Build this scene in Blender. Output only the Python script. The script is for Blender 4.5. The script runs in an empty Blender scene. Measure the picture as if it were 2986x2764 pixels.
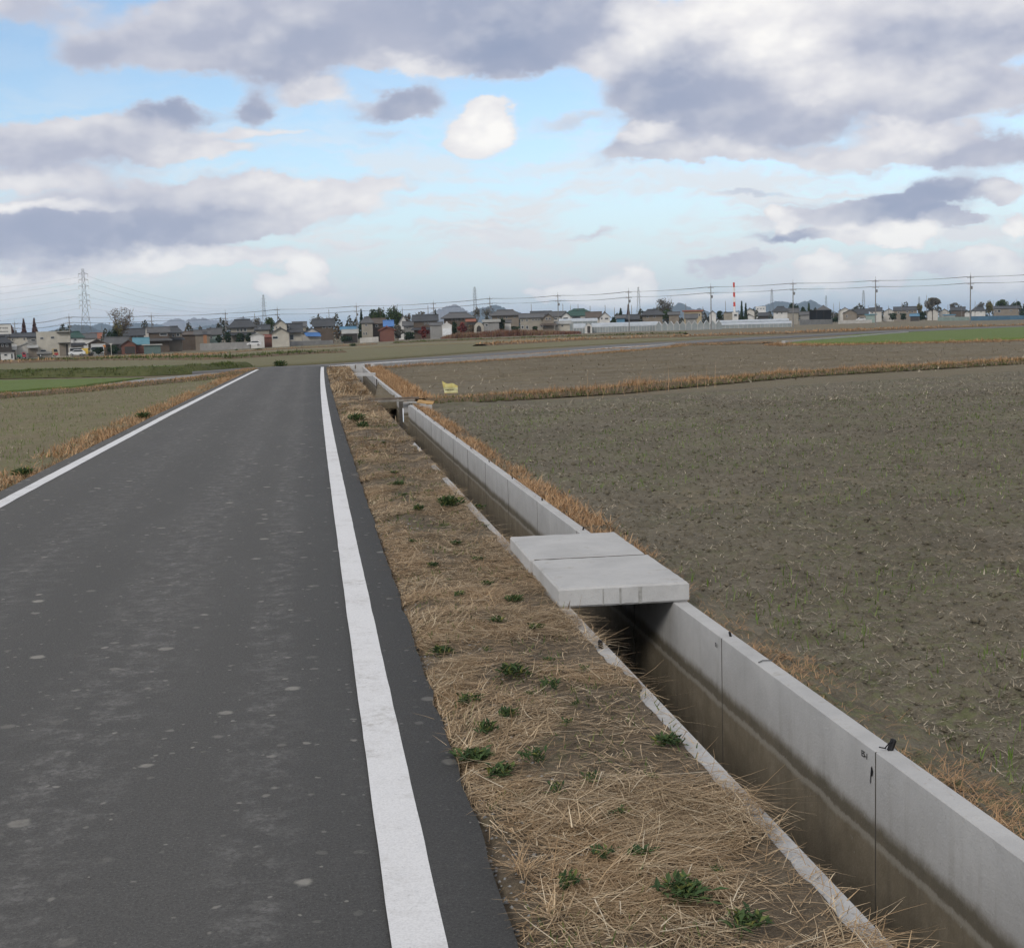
import bpy, math, random
import numpy as np
from mathutils import Matrix, Vector

random.seed(7)
RNG = np.random.default_rng(7)
scn = bpy.context.scene
COL = scn.collection

# ------------------------------------------------------------------ camera
PW, PH, FPX = 2986, 2764, 4000.0          # photograph size, focal length in its pixels
CAM = np.array([0.0, 0.0, 1.65])
YAW, PITCH, ROLL = (math.radians(a) for a in (8.25, 6.05, 1.55))
FWD = np.array([math.sin(YAW) * math.cos(PITCH), math.cos(YAW) * math.cos(PITCH), -math.sin(PITCH)])
_r = np.array([math.cos(YAW), -math.sin(YAW), 0.0])
_u = np.cross(_r, FWD)
RGT = _r * math.cos(ROLL) - _u * math.sin(ROLL)
UPV = _u * math.cos(ROLL) + _r * math.sin(ROLL)
cam_data = bpy.data.cameras.new('camera')
cam_data.sensor_fit = 'HORIZONTAL'
cam_data.sensor_width = 36.0
cam_data.lens = 36.0 * FPX / PW
cam_data.clip_start = 0.05
cam_data.clip_end = 80000
cam = bpy.data.objects.new('camera', cam_data)
M = Matrix.Identity(4)
for i in range(3):
    M[i][0], M[i][1], M[i][2], M[i][3] = RGT[i], UPV[i], -FWD[i], CAM[i]
cam.matrix_world = M
COL.objects.link(cam)
scn.camera = cam


def ray(px, py):
    d = FWD * FPX + RGT * (px - PW / 2) - UPV * (py - PH / 2)
    return d / np.linalg.norm(d)


# ------------------------------------------------------------------ colour management
vs = scn.view_settings
vs.view_transform = 'Standard'
vs.look = 'None'
vs.exposure = 0.0
vs.gamma = 1.0
vs.use_curve_mapping = False
scn.cycles.max_bounces = 4
scn.cycles.diffuse_bounces = 2
scn.cycles.glossy_bounces = 2
scn.cycles.transmission_bounces = 3
scn.cycles.transparent_max_bounces = 8
scn.cycles.volume_bounces = 2
scn.cycles.use_denoising = True
scn.cycles.use_adaptive_sampling = True
scn.cycles.adaptive_threshold = 0.02

# ------------------------------------------------------------------ node helper
class NT:
    def __init__(self, tree):
        self.t = tree
        tree.nodes.clear()

    def n(self, kind, ins=None, **props):
        nd = self.t.nodes.new(kind)
        for k, v in props.items():
            setattr(nd, k, v)
        for k, v in (ins or {}).items():
            s = nd.inputs[k]
            if isinstance(v, bpy.types.NodeSocket):
                self.t.links.new(v, s)
            else:
                s.default_value = v
        return nd

    def m(self, op, a, b=0.0, c=None, clamp=False):
        ins = {0: a, 1: b}
        if c is not None:
            ins[2] = c
        return self.n('ShaderNodeMath', ins, operation=op, use_clamp=clamp).outputs[0]

    def mix(self, f, a, b):
        nd = self.n('ShaderNodeMix', data_type='RGBA')
        for idx, v in ((0, f), (6, a), (7, b)):
            s = nd.inputs[idx]
            if isinstance(v, bpy.types.NodeSocket):
                self.t.links.new(v, s)
            elif idx and len(v) == 3:
                s.default_value = (*v, 1)
            else:
                s.default_value = v
        return nd.outputs[2]

    def noise(self, vec, scale, detail=4, rough=0.55, dist=0.0):
        return self.n('ShaderNodeTexNoise', {'Vector': vec, 'Scale': scale, 'Detail': detail,
                                             'Roughness': rough, 'Distortion': dist})

    def smooth(self, v, a, b, lo=0.0, hi=1.0):
        return self.n('ShaderNodeMapRange', {'Value': v, 'From Min': a, 'From Max': b, 'To Min': lo, 'To Max': hi},
                      interpolation_type='SMOOTHSTEP').outputs[0]

    def ramp(self, fac, stops):
        nd = self.n('ShaderNodeValToRGB', {'Fac': fac})
        e = nd.color_ramp.elements
        e[0].position, e[0].color = stops[0][0], (*stops[0][1], 1)
        e[1].position, e[1].color = stops[-1][0], (*stops[-1][1], 1)
        for p, c in stops[1:-1]:
            x = e.new(p)
            x.color = (*c, 1)
        return nd.outputs[0]


# ------------------------------------------------------------------ world: Nishita sky + broken stratocumulus
SUN_AZ, SUN_EL = math.radians(215), math.radians(31)     # azimuth clockwise from +Y; behind the camera, to the left
world = bpy.data.worlds.new('World')
scn.world = world
world.use_nodes = True
world.cycles.sampling_method = 'NONE'                    # a bright even sky: plain diffuse sampling finds it
w = NT(world.node_tree)
sky = w.n('ShaderNodeTexSky', sky_type='NISHITA', sun_disc=False, sun_elevation=SUN_EL, sun_rotation=SUN_AZ,
          altitude=50.0, air_density=1.0, dust_density=0.5, ozone_density=2.2)
tc = w.n('ShaderNodeTexCoord').outputs['Generated']
sep = w.n('ShaderNodeSeparateXYZ', {0: tc})
sx, sy, sz = sep.outputs
az = w.m('ARCTAN2', sx, sy)
el = w.m('ARCSINE', sz)
K = 4.0                                                  # one unit of (u, v) is about 1000 photograph pixels
uv = w.n('ShaderNodeCombineXYZ', {0: w.m('MULTIPLY', az, K), 1: w.m('MULTIPLY', el, K), 2: 0.0}).outputs[0]
# flattened coordinates: clouds foreshorten towards the horizon
planar_y = w.m('DIVIDE', 0.62, w.m('ADD', w.m('MAXIMUM', sz, 0.0), 0.16))
pl = w.n('ShaderNodeCombineXYZ', {0: w.m('MULTIPLY', az, K * 0.9), 1: w.m('MULTIPLY', planar_y, 1.9), 2: 0.0}).outputs[0]


def wadd(a, b):
    return w.n('ShaderNodeVectorMath', {0: a, 1: b}, operation='ADD').outputs[0]


def wscale(a, s):
    return w.n('ShaderNodeVectorMath', {0: a, 'Scale': s}, operation='SCALE').outputs[0]


def center(colr):
    return w.n('ShaderNodeVectorMath', {0: colr, 1: (-0.5, -0.5, -0.5)}, operation='ADD').outputs[0]


sq = w.n('ShaderNodeVectorMath', {0: uv, 1: (1.0, 1.6, 1.0)}, operation='MULTIPLY').outputs[0]
warp1 = wscale(center(w.noise(sq, 3.0, 2, 0.5).outputs['Color']), 0.13)
warp2 = wscale(center(w.noise(sq, 13.0, 3, 0.6).outputs['Color']), 0.07)
wuv = wadd(uv, wadd(warp1, warp2))


def to_uv(px, py):
    d = ray(px, py)
    return math.atan2(d[0], d[1]) * K, math.asin(d[2]) * K


ca, sa = math.cos(math.radians(10)), math.sin(math.radians(10))
ws = w.n('ShaderNodeSeparateXYZ', {0: wuv})
wuv10 = w.n('ShaderNodeCombineXYZ', {0: w.m('ADD', w.m('MULTIPLY', ws.outputs[0], ca), w.m('MULTIPLY', ws.outputs[1], sa)),
                                     1: w.m('SUBTRACT', w.m('MULTIPLY', ws.outputs[1], ca), w.m('MULTIPLY', ws.outputs[0], sa))}).outputs[0]


def blobs(lst):
    """soft elliptical cloud masses placed by direction: (x, y, rx, ry, tilt, cover, shade, light)"""
    acc = None
    for (px, py, rx, ry, rot, c_, d_, b_) in lst:
        if py > 495 and b_ > .3 and rx < 100:            # the far cumulus row: small, bright, clear-cut
            rx, ry, c_, b_ = rx * 1.10, ry * 1.22, c_ * 1.2, b_ * 1.1
        u0, v0 = to_uv(px * 1.496, py * 1.496)
        vec = wuv
        if rot >= 6:
            vec = wuv10
            u0, v0 = u0 * ca + v0 * sa, v0 * ca - u0 * sa
        kx, ky = 0.62 * 1000 / (rx * 1.496), 0.62 * 1000 / (ry * 1.496)
        mp = w.n('ShaderNodeVectorMath', {0: vec, 1: (kx, ky, 0), 2: (-u0 * kx, -v0 * ky, 0)}, operation='MULTIPLY_ADD').outputs[0]
        d2 = w.n('ShaderNodeVectorMath', {0: mp, 1: mp}, operation='DOT_PRODUCT').outputs['Value']
        g = w.m('MAXIMUM', w.m('SUBTRACT', 1.0, d2), 0.0)
        g = w.m('MULTIPLY', g, g)
        wv = wscale((c_, d_, b_), g)
        acc = wv if acc is None else wadd(acc, wv)
    return acc


CLOUDS = [
    (700, 20, 330, 80, 0, 1.2, 0.75, 0), (1000, 25, 230, 85, 0, 1.2, 1.0, 0), (985, 105, 72, 48, 0, 1, 1.0, 0), (560, 110, 140, 52, 0, 1.1, 0.85, 0), (330, 80, 92, 50, 0, 1, 0.55, 0.1),
    (430, 40, 120, 50, 0, 0.9, 0.35, 0.25), (180, 95, 72, 36, 0, 0.85, 0.6, 0), (60, 15, 150, 36, 0, 0.7, 0.3, 0.1), (340, 215, 84, 26, 0, 0.9, 0.95, 0), (490, 205, 38, 30, 0, 0.9, 0.9, 0),
    (200, 230, 130, 18, 0, 0.6, 0.3, 0.3), (90, 250, 110, 28, 0, 0.7, 0.3, 0.25), (610, 185, 80, 20, 0, 0.7, 0.2, 0.5), (800, 130, 110, 20, 0, 0.6, 0.1, 0.55), (790, 195, 92, 28, 8, 1, 0.95, 0),
    (750, 262, 55, 16, 0, 0.5, 0.3, 0.2), (520, 255, 110, 13, 0, 0.6, 0.1, 0.5), (110, 290, 190, 44, 0, 0.95, 0.55, 0.1), (330, 270, 120, 26, 0, 0.8, 0.4, 0.3), (420, 295, 100, 18, 0, 0.8, 0.1, 0.7),
    (60, 345, 90, 18, 0, 0.8, 0.2, 0.6), (330, 375, 250, 32, 0, 0.9, 0.4, 0.3), (600, 385, 135, 28, 0, 0.95, 0.15, 0.8), (560, 425, 130, 26, 10, 0.9, 0.3, 0.5), (740, 355, 80, 14, 0, 0.65, 0.1, 0.5),
    (240, 440, 250, 46, 0, 1.0, 0.75, 0), (80, 480, 190, 44, 0, 1.1, 0.85, 0), (90, 405, 110, 12, 0, 0.8, -0.3, 0.9), (380, 450, 170, 34, 8, 0.95, 0.65, 0.05), (1110, 245, 65, 20, 0, 0.55, 0.35, 0.3),
    (1230, 40, 48, 42, 0, 0.85, 0, 0.8), (1160, 110, 60, 38, 0, 0.65, 0, 0.6), (1300, 140, 125, 66, 0, 1.1, 0.95, 0), (1330, 200, 140, 44, 0, 1, 0.85, 0), (1450, 50, 190, 66, 0, 1.2, -0.1, 1.2),
    (1560, 110, 70, 56, 0, 1.1, -0.1, 0.9), (1600, 160, 60, 24, 0, 1, 0, 0.7), (1420, 160, 120, 64, 0, 1, 0.5, 0.1), (1500, 250, 220, 36, 0, 0.9, 0.65, 0.05), (1750, 60, 200, 60, 0, 1.1, 0.5, 0.15),
    (1850, 85, 160, 34, 0, 1, 0.8, 0), (1900, 20, 120, 32, 0, 1, 0.2, 0.6), (1750, 160, 220, 50, 0, 1, 0.35, 0.4), (1880, 190, 140, 40, 0, 1, 0.5, 0.2), (1790, 262, 95, 22, 0, 0.9, -0.2, 0.9),
    (1900, 285, 140, 34, 0, 1, 0.6, 0), (1700, 300, 130, 22, 0, 0.7, 0.2, 0.4), (1260, 265, 60, 18, 0, 0.9, -0.2, 0.9), (1240, 300, 85, 24, 0, 0.95, 0.7, 0.2), (1340, 305, 110, 24, 0, 0.85, 0.3, 0.4),
    (1450, 300, 150, 16, 0, 0.6, 0.2, 0.4), (1800, 385, 125, 32, 10, 1.15, 1.1, 0), (1700, 400, 60, 22, 10, 0.9, 0.7, 0.2), (1600, 420, 108, 28, 4, 1, 0.4, 0.5), (1520, 430, 25, 21, 0, 1.1, -0.3, 1.5),
    (1560, 465, 90, 13, 4, 0.9, 0.95, 0), (1690, 455, 80, 24, 0, 1.1, -0.2, 1.3), (1770, 460, 58, 22, 0, 1.1, -0.2, 1.3), (1830, 425, 60, 16, 0, 1, 1.0, 0), (1880, 425, 70, 13, 0, 0.7, 0.2, 0.5),
    (1960, 365, 42, 19, 0, 0.9, 0.1, 0.7), (1985, 430, 20, 20, 0, 1.1, 0, 1.3), (1475, 376, 75, 7, 0, 0.65, 0.35, 0.2), (1155, 465, 42, 10, 8, 0.6, 0.25, 0.3), (1190, 550, 44, 22, 0, 1.2, 0, 1.5),
    (1245, 543, 30, 20, 0, 1.2, 0, 1.5), (1120, 558, 48, 15, 0, 1.1, 0, 1.3), (1060, 570, 40, 9, 0, 0.9, 0, 1), (1400, 525, 66, 14, 0, 0.85, 0.4, 0.3), (1470, 513, 38, 12, 0, 0.85, 0.3, 0.5),
    (1610, 535, 48, 22, 0, 1.2, 0, 1.4), (1740, 530, 43, 21, 0, 1.2, 0, 1.4), (1850, 515, 78, 18, 0, 1, 0.4, 0.6), (1935, 503, 38, 19, 0, 1.2, 0, 1.2), (1960, 540, 58, 20, 0, 1.1, 0, 1.3),
    (600, 535, 33, 18, 0, 1.2, 0, 1.4), (545, 550, 44, 14, 0, 1.1, 0, 1.3), (575, 560, 70, 9, 0, 0.85, 0.2, 0.6), (60, 545, 90, 9, 0, 0.8, 0, 0.8), (900, 440, 170, 11, 4, 0.5, 0, 0.45),
    (600, 500, 300, 16, 0, 0.42, 0.1, 0.4), (350, 520, 300, 14, 0, 0.45, 0, 0.5), (1330, 575, 300, 16, 0, 0.55, 0, 0.8), (942, 242, 64, 44, 18, 1.35, -0.3, 1.35), (960, 222, 36, 28, 0, 0.5, -0.2, 0.8),
    (925, 262, 52, 18, 18, 0.6, 0.25, 0.3), (880, 470, 120, 14, 4, 0.5, 0.15, 0.5), (330, 505, 200, 16, 4, 0.6, 0.2, 0.5),
]
cs = w.n('ShaderNodeSeparateXYZ', {0: blobs(CLOUDS)})
cl, dk, br = cs.outputs
fb = w.noise(sq, 5.6, 6, 0.54).outputs[0]
fb_l = w.noise(wadd(sq, (-0.03, 0.07, 0.0)), 5.6, 3, 0.5).outputs[0]           # the same field a step towards the light
fb_s = w.noise(sq, 5.6, 3, 0.5).outputs[0]
relief = w.m('SUBTRACT', fb_s, fb_l)
fbc = w.m('SUBTRACT', fb, 0.5)
dens = w.m('MULTIPLY_ADD', fbc, 0.75, cl)
crisp = w.m('MULTIPLY', br, 0.16, clamp=True)                                    # sunlit heaps have hard edges, shaded decks soft ones
alpha_in = w.smooth(dens, 0.16, w.m('SUBTRACT', 0.74, w.m('MINIMUM', crisp, 0.3)))
lift = w.m('DIVIDE', 1.0, w.m('ADD', w.m('MAXIMUM', cl, 0.0), 0.55))             # shares of shade and light within the mass
shade = w.m('MULTIPLY', dk, w.m('MULTIPLY', lift, 1.2))
shade = w.m('SUBTRACT', w.m('MULTIPLY_ADD', fbc, 0.22, shade), w.m('MULTIPLY', relief, 0.35), clamp=True)
shade = w.m('MULTIPLY', shade, w.smooth(dens, 0.15, 0.8))
lite = w.m('MINIMUM', w.m('MULTIPLY', w.m('MULTIPLY', br, lift), 1.15), 0.92)
lite = w.m('MULTIPLY_ADD', fbc, w.m('MULTIPLY_ADD', br, 0.35, 0.35), w.m('MULTIPLY_ADD', relief, w.m('MULTIPLY_ADD', br, 0.5, 0.45), lite), clamp=True)
C_MID, C_DARK, C_LIT = (0.625, 0.625, 0.70), (0.265, 0.325, 0.475), (1.0, 0.98, 0.95)
c_in = w.mix(lite, w.mix(shade, C_MID, C_DARK), C_LIT)
# thin high veils, streaked along the horizon
thin = w.noise(w.n('ShaderNodeVectorMath', {0: wuv, 1: (1.0, 4.5, 1.0)}, operation='MULTIPLY').outputs[0], 2.6, 4, 0.6).outputs[0]
thin_a = w.m('MULTIPLY', w.smooth(thin, 0.40, 0.62), w.smooth(el, 0.19, 0.07, 0.08, 0.88))
c_in = w.mix(w.smooth(dens, 0.05, 0.4), (0.80, 0.80, 0.825), c_in)
alpha_in = w.m('MAXIMUM', alpha_in, thin_a)
# unseen rest of the dome: cloud deck whitened and thickened to neutralise ground light
uc, vc = to_uv(PW / 2, 420)
far_d = w.n('ShaderNodeVectorMath', {0: w.n('ShaderNodeVectorMath', {0: uv, 1: (1 / 1.85, 1 / 0.80, 0), 2: (-uc / 1.85, -vc / 0.80, 0)},
                                            operation='MULTIPLY_ADD').outputs[0]}, operation='LENGTH').outputs['Value']
outw = w.smooth(far_d, 0.95, 1.35)
strat = w.noise(pl, 1.55, 3, 0.6).outputs[0]
alpha_out = w.smooth(strat, 0.33, 0.54)
c_out = w.mix(w.smooth(strat, 0.42, 0.74), (0.92, 0.90, 0.87), (0.46, 0.46, 0.50))
CLOUD_GAIN = 1.04
skyc = w.n('ShaderNodeBackground', {'Color': sky.outputs[0], 'Strength': 0.15})
veil = w.n('ShaderNodeBackground', {'Color': (0.61, 0.705, 0.82, 1), 'Strength': 1.0})
vf = w.smooth(el, 0.16, -0.01, 0.0, 0.85)
clear = w.n('ShaderNodeMixShader', {0: vf, 1: skyc.outputs[0], 2: veil.outputs[0]}).outputs[0]
def over(a_, c_):
    bg = w.n('ShaderNodeBackground', {'Color': c_, 'Strength': CLOUD_GAIN}).outputs[0]
    return w.n('ShaderNodeMixShader', {0: a_, 1: clear, 2: bg}).outputs[0]
fin = w.n('ShaderNodeMixShader', {0: outw, 1: over(alpha_in, c_in), 2: over(alpha_out, c_out)})
outp = w.n('ShaderNodeOutputWorld', {'Surface': fin.outputs[0]})

# ------------------------------------------------------------------ sun through thin cloud
sun_data = bpy.data.lights.new('sun', 'SUN')
sun_data.energy = 1.5
sun_data.angle = math.radians(14)
sun_data.color = (1.0, 0.95, 0.87)
sun = bpy.data.objects.new('sun', sun_data)
sd = Vector((math.sin(SUN_AZ) * math.cos(SUN_EL), math.cos(SUN_AZ) * math.cos(SUN_EL), math.sin(SUN_EL)))
sun.rotation_euler = sd.to_track_quat('Z', 'Y').to_euler()
COL.objects.link(sun)

# ------------------------------------------------------------------ numpy noise, terrain
_tab = np.random.default_rng(3).random((256, 256))


def vnoise(x, y):
    x = np.asarray(x, float); y = np.asarray(y, float)
    xi = np.floor(x).astype(int); yi = np.floor(y).astype(int)
    fx = x - xi; fy = y - yi
    fx = fx * fx * (3 - 2 * fx); fy = fy * fy * (3 - 2 * fy)
    a = _tab[xi & 255, yi & 255]; b = _tab[(xi + 1) & 255, yi & 255]
    c = _tab[xi & 255, (yi + 1) & 255]; d = _tab[(xi + 1) & 255, (yi + 1) & 255]
    return (a * (1 - fx) + b * fx) * (1 - fy) + (c * (1 - fx) + d * fx) * fy


def fbm(x, y, o=4, g=0.5):
    s = 0.0; a = 1.0; t = 0.0
    for i in range(o):
        s = s + a * vnoise(x * 2 ** i + 17.3 * i, y * 2 ** i - 9.1 * i); t += a; a *= g
    return s / t


def bend(Y):
    Y = np.maximum(np.asarray(Y, float), 0)
    return 1.0e-4 * np.minimum(Y, 90) ** 2


def sstep(t):
    t = np.clip(t, 0, 1)
    return t * t * (3 - 2 * t)


def gz(X, Y):
    """Lie of the land: flat by the road, falling away to the far left."""
    X = np.asarray(X, float); Y = np.asarray(Y, float)
    far = np.interp(X / np.maximum(Y, 1) * 400, [-120, -80, -25, -8, 15, 38, 100], [-2.7, -2.5, -2.1, -1.5, -1.1, -0.5, 0.0])
    return -0.13 + far * sstep((Y - 85) / 260) * np.where(Y > 900, np.maximum(0, 1 - (Y - 900) / 2500), 1)


def G(px, py, dz=0.0):
    """photograph pixel -> point on the ground"""
    d = ray(px, py)
    z = 0.0
    for _ in range(30):
        t = (z - CAM[2]) / d[2]
        p = CAM + d * t
        z2 = float(gz(p[0], p[1])) + dz
        if abs(z2 - z) < 1e-4:
            break
        z = 0.5 * z + 0.5 * z2
    return p


def at_depth(px, py, D):
    d = FWD * FPX + RGT * (px - PW / 2) - UPV * (py - PH / 2)
    return CAM + d * (D / FPX)


# ------------------------------------------------------------------ mesh helpers
def tag(o, label=None, cat=None, group=None, kind=None):
    if label: o['label'] = label
    if cat: o['category'] = cat
    if group: o['group'] = group
    if kind: o['kind'] = kind
    return o


def link(o, parent=None):
    COL.objects.link(o)
    if parent is not None:
        o.parent = parent
    return o


def empty(name, loc=(0, 0, 0), rz=0.0):
    o = bpy.data.objects.new(name, None)
    o.empty_display_size = 0.2
    o.location = loc
    o.rotation_euler = (0, 0, rz)
    return link(o)


def arr_mesh(name, V, F, mat, parent=None, smooth=False):
    """V (n,3) array, F (m,k) array of equal-sized faces"""
    me = bpy.data.meshes.new(name)
    V = np.ascontiguousarray(V, np.float32); F = np.ascontiguousarray(F, np.int32)
    me.vertices.add(len(V)); me.vertices.foreach_set('co', V.ravel())
    k = F.shape[1]
    me.loops.add(F.size); me.loops.foreach_set('vertex_index', F.ravel())
    me.polygons.add(len(F))
    me.polygons.foreach_set('loop_start', np.arange(0, F.size, k, dtype=np.int32))
    me.polygons.foreach_set('loop_total', np.full(len(F), k, np.int32))
    if smooth:
        me.polygons.foreach_set('use_smooth', np.ones(len(F), bool))
    me.update(calc_edges=True)
    me.validate()
    if mat is not None:
        me.materials.append(mat)
    return link(bpy.data.objects.new(name, me), parent)


def grid_faces(nr, nc):
    i = np.arange(nr - 1)[:, None] * nc + np.arange(nc - 1)[None, :]
    return np.stack([i, i + 1, i + nc + 1, i + nc], -1).reshape(-1, 4)


class MB:
    def __init__(self):
        self.v = []; self.f = []

    def add(self, vs, fs):
        b = len(self.v)
        self.v += [tuple(map(float, p)) for p in vs]
        self.f += [tuple(i + b for i in f) for f in fs]
        return self

    def box(self, x0, x1, y0, y1, z0, z1):
        return self.add([(x0, y0, z0), (x1, y0, z0), (x1, y1, z0), (x0, y1, z0), (x0, y0, z1), (x1, y0, z1), (x1, y1, z1), (x0, y1, z1)],
                        [(0, 3, 2, 1), (4, 5, 6, 7), (0, 1, 5, 4), (1, 2, 6, 5), (2, 3, 7, 6), (3, 0, 4, 7)])

    def bevbox(self, x0, x1, y0, y1, z0, z1, b=0.01):
        """box with chamfered upper edges and verticals"""
        def ring(d, z):
            return [(x0 + d + b, y0 + d, z), (x1 - d - b, y0 + d, z), (x1 - d, y0 + d + b, z), (x1 - d, y1 - d - b, z),
                    (x1 - d - b, y1 - d, z), (x0 + d + b, y1 - d, z), (x0 + d, y1 - d - b, z), (x0 + d, y0 + d + b, z)]
        vs = ring(0, z0) + ring(0, z1 - b) + ring(b, z1)
        fs = [tuple(range(7, -1, -1)), tuple(range(16, 24))]
        for k in (0, 8):
            for i in range(8):
                j = (i + 1) % 8
                fs.append((k + i, k + j, k + 8 + j, k + 8 + i))
        return self.add(vs, fs)

    def slab(self, a, b, c, d, th):
        top = [a, b, c, d]
        bot = [(p[0], p[1], p[2] - th) for p in top]
        return self.add(top + bot, [(0, 1, 2, 3), (7, 6, 5, 4), (0, 4, 5, 1), (1, 5, 6, 2), (2, 6, 7, 3), (3, 7, 4, 0)])

    def prism(self, poly, y0, y1):
        """polygon in xz extruded along y"""
        n = len(poly)
        vs = [(x, y0, z) for x, z in poly] + [(x, y1, z) for x, z in poly]
        fs = [tuple(range(n)), tuple(range(2 * n - 1, n - 1, -1))]
        for i in range(n):
            j = (i + 1) % n
            fs.append((i, i + n, j + n, j))
        return self.add(vs, fs)

    def prismx(self, poly, x0, x1):
        """polygon in yz extruded along x"""
        n = len(poly)
        vs = [(x0, y, z) for y, z in poly] + [(x1, y, z) for y, z in poly]
        fs = [tuple(range(n - 1, -1, -1)), tuple(range(n, 2 * n))]
        for i in range(n):
            j = (i + 1) % n
            fs.append((i, j, j + n, i + n))
        return self.add(vs, fs)

    def tube(self, p, q, r0, r1=None, n=6):
        r1 = r0 if r1 is None else r1
        p = Vector(p); q = Vector(q)
        d = (q - p)
        if d.length < 1e-6:
            return self
        d.normalize()
        a = d.orthogonal().normalized(); b = d.cross(a)
        vs = []
        for c, r in ((p, r0), (q, r1)):
            for i in range(n):
                t = 2 * math.pi * i / n
                vs.append(c + a * (r * math.cos(t)) + b * (r * math.sin(t)))
        fs = [tuple(range(n - 1, -1, -1)), tuple(range(n, 2 * n))] + [(i, (i + 1) % n, n + (i + 1) % n, n + i) for i in range(n)]
        return self.add(vs, fs)

    def build(self, name, mat, parent=None, smooth=False):
        me = bpy.data.meshes.new(name)
        me.from_pydata(self.v, [], self.f)
        me.update()
        if smooth:
            me.polygons.foreach_set('use_smooth', np.ones(len(me.polygons), bool))
        if mat is not None:
            me.materials.append(mat)
        return link(bpy.data.objects.new(name, me), parent)


def copy_tree(o, parent=None):
    c = o.copy()
    COL.objects.link(c)
    c.parent = parent
    for ch in list(o.children):
        copy_tree(ch, c)
    return c


# ------------------------------------------------------------------ materials
def new_mat(name):
    m = bpy.data.materials.new(name)
    m.use_nodes = True
    t = NT(m.node_tree)
    b = t.n('ShaderNodeBsdfPrincipled', {'Roughness': 0.9, 'Specular IOR Level': 0.25})
    t.n('ShaderNodeOutputMaterial', {'Surface': b.outputs[0]})
    return m, t, b


def setc(t, b, col):
    t.t.links.new(col, b.inputs['Base Color'])


def bump(t, b, h, strength, dist):
    bp = t.n('ShaderNodeBump', {'Height': h, 'Strength': strength, 'Distance': dist})
    t.t.links.new(bp.outputs[0], b.inputs['Normal'])


_simple = {}


def plain(col, rough=0.8, var=0.18, scale=1.2, spec=0.25, metal=0.0):
    """painted / rendered surface with blotchy weathering"""
    key = (tuple(col), rough, var, scale)
    if key in _simple:
        return _simple[key]
    m, t, b = new_mat('surface')
    oc = t.n('ShaderNodeTexCoord').outputs['Object']
    n1 = t.noise(oc, scale, 5, 0.6).outputs[0]
    lo = tuple(c * (1 - var) for c in col); hi = tuple(min(1, c * (1 + var)) for c in col)
    setc(t, b, t.ramp(n1, [(0.3, lo), (0.7, hi)]))
    b.inputs['Roughness'].default_value = rough
    b.inputs['Specular IOR Level'].default_value = spec
    b.inputs['Metallic'].default_value = metal
    _simple[key] = m
    return m


def island_mat(name, stops, rough=0.85, trans=0.0, patch=None):
    """one colour per blade / leaf, drawn at random from a ramp"""
    m, t, b = new_mat(name)
    r = t.n('ShaderNodeNewGeometry').outputs['Random Per Island']
    c = t.ramp(r, stops)
    if patch:
        p = t.n('ShaderNodeNewGeometry').outputs['Position']
        n1 = t.smooth(t.noise(p, patch[0], 3).outputs[0], 0.4, 0.62)
        c = t.mix(t.m('MULTIPLY', n1, patch[2]), c, patch[1])
    setc(t, b, c)
    b.inputs['Roughness'].default_value = rough
    b.inputs['Specular IOR Level'].default_value = 0.15
    if trans:
        b.inputs['Subsurface Weight'].default_value = 0.0
    return m


# asphalt ------------------------------------------------------------
m_asphalt, t, b = new_mat('asphalt')
P = t.n('ShaderNodeNewGeometry').outputs['Position']
sp = t.n('ShaderNodeSeparateXYZ', {0: P})
fine = t.noise(P, 230.0, 3, 0.75).outputs[0]
mid = t.noise(P, 30.0, 5, 0.75).outputs[0]
stretched = t.n('ShaderNodeVectorMath', {0: P, 1: (1.0, 0.22, 1.0)}, operation='MULTIPLY').outputs[0]
big = t.noise(stretched, 1.3, 5, 0.6).outputs[0]
grain = t.m('ADD', t.m('MULTIPLY', fine, 0.55), t.m('MULTIPLY', t.noise(P, 85.0, 3, 0.75).outputs[0], 0.45))
col = t.ramp(grain, [(0.34, (0.029, 0.028, 0.0268)), (0.47, (0.079, 0.0765, 0.0735)), (0.56, (0.099, 0.096, 0.092)), (0.70, (0.222, 0.216, 0.207))])
# wheel tracks carry pale field dust
Xn = t.m('ADD', sp.outputs[0], t.m('MULTIPLY', t.m('SUBTRACT', t.noise(stretched, 0.5, 2).outputs[0], 0.5), 0.5))
def track(x0, wd):
    d = t.m('ABSOLUTE', t.m('SUBTRACT', Xn, x0))
    return t.smooth(d, wd, 0.0)
tr = t.m('MAXIMUM', t.m('MAXIMUM', track(-0.28, 0.22), track(-1.0, 0.42)), t.m('MULTIPLY', track(-2.1, 0.5), 0.75))
dust = t.m('MULTIPLY', tr, t.smooth(t.noise(P, 7.0, 5, 0.7).outputs[0], 0.42, 0.70))
dust = t.m('MULTIPLY', dust, t.smooth(mid, 0.35, 0.62))
mott = t.smooth(t.noise(P, 16.0, 5, 0.75).outputs[0], 0.48, 0.72)
dust = t.m('ADD', t.m('MULTIPLY', dust, 0.62), t.m('MULTIPLY', t.m('ADD', t.smooth(big, 0.42, 0.75), 0.25), t.m('MULTIPLY_ADD', mott, 0.20, 0.05)), clamp=True)
col = t.mix(dust, col, (0.255, 0.245, 0.235))
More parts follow.
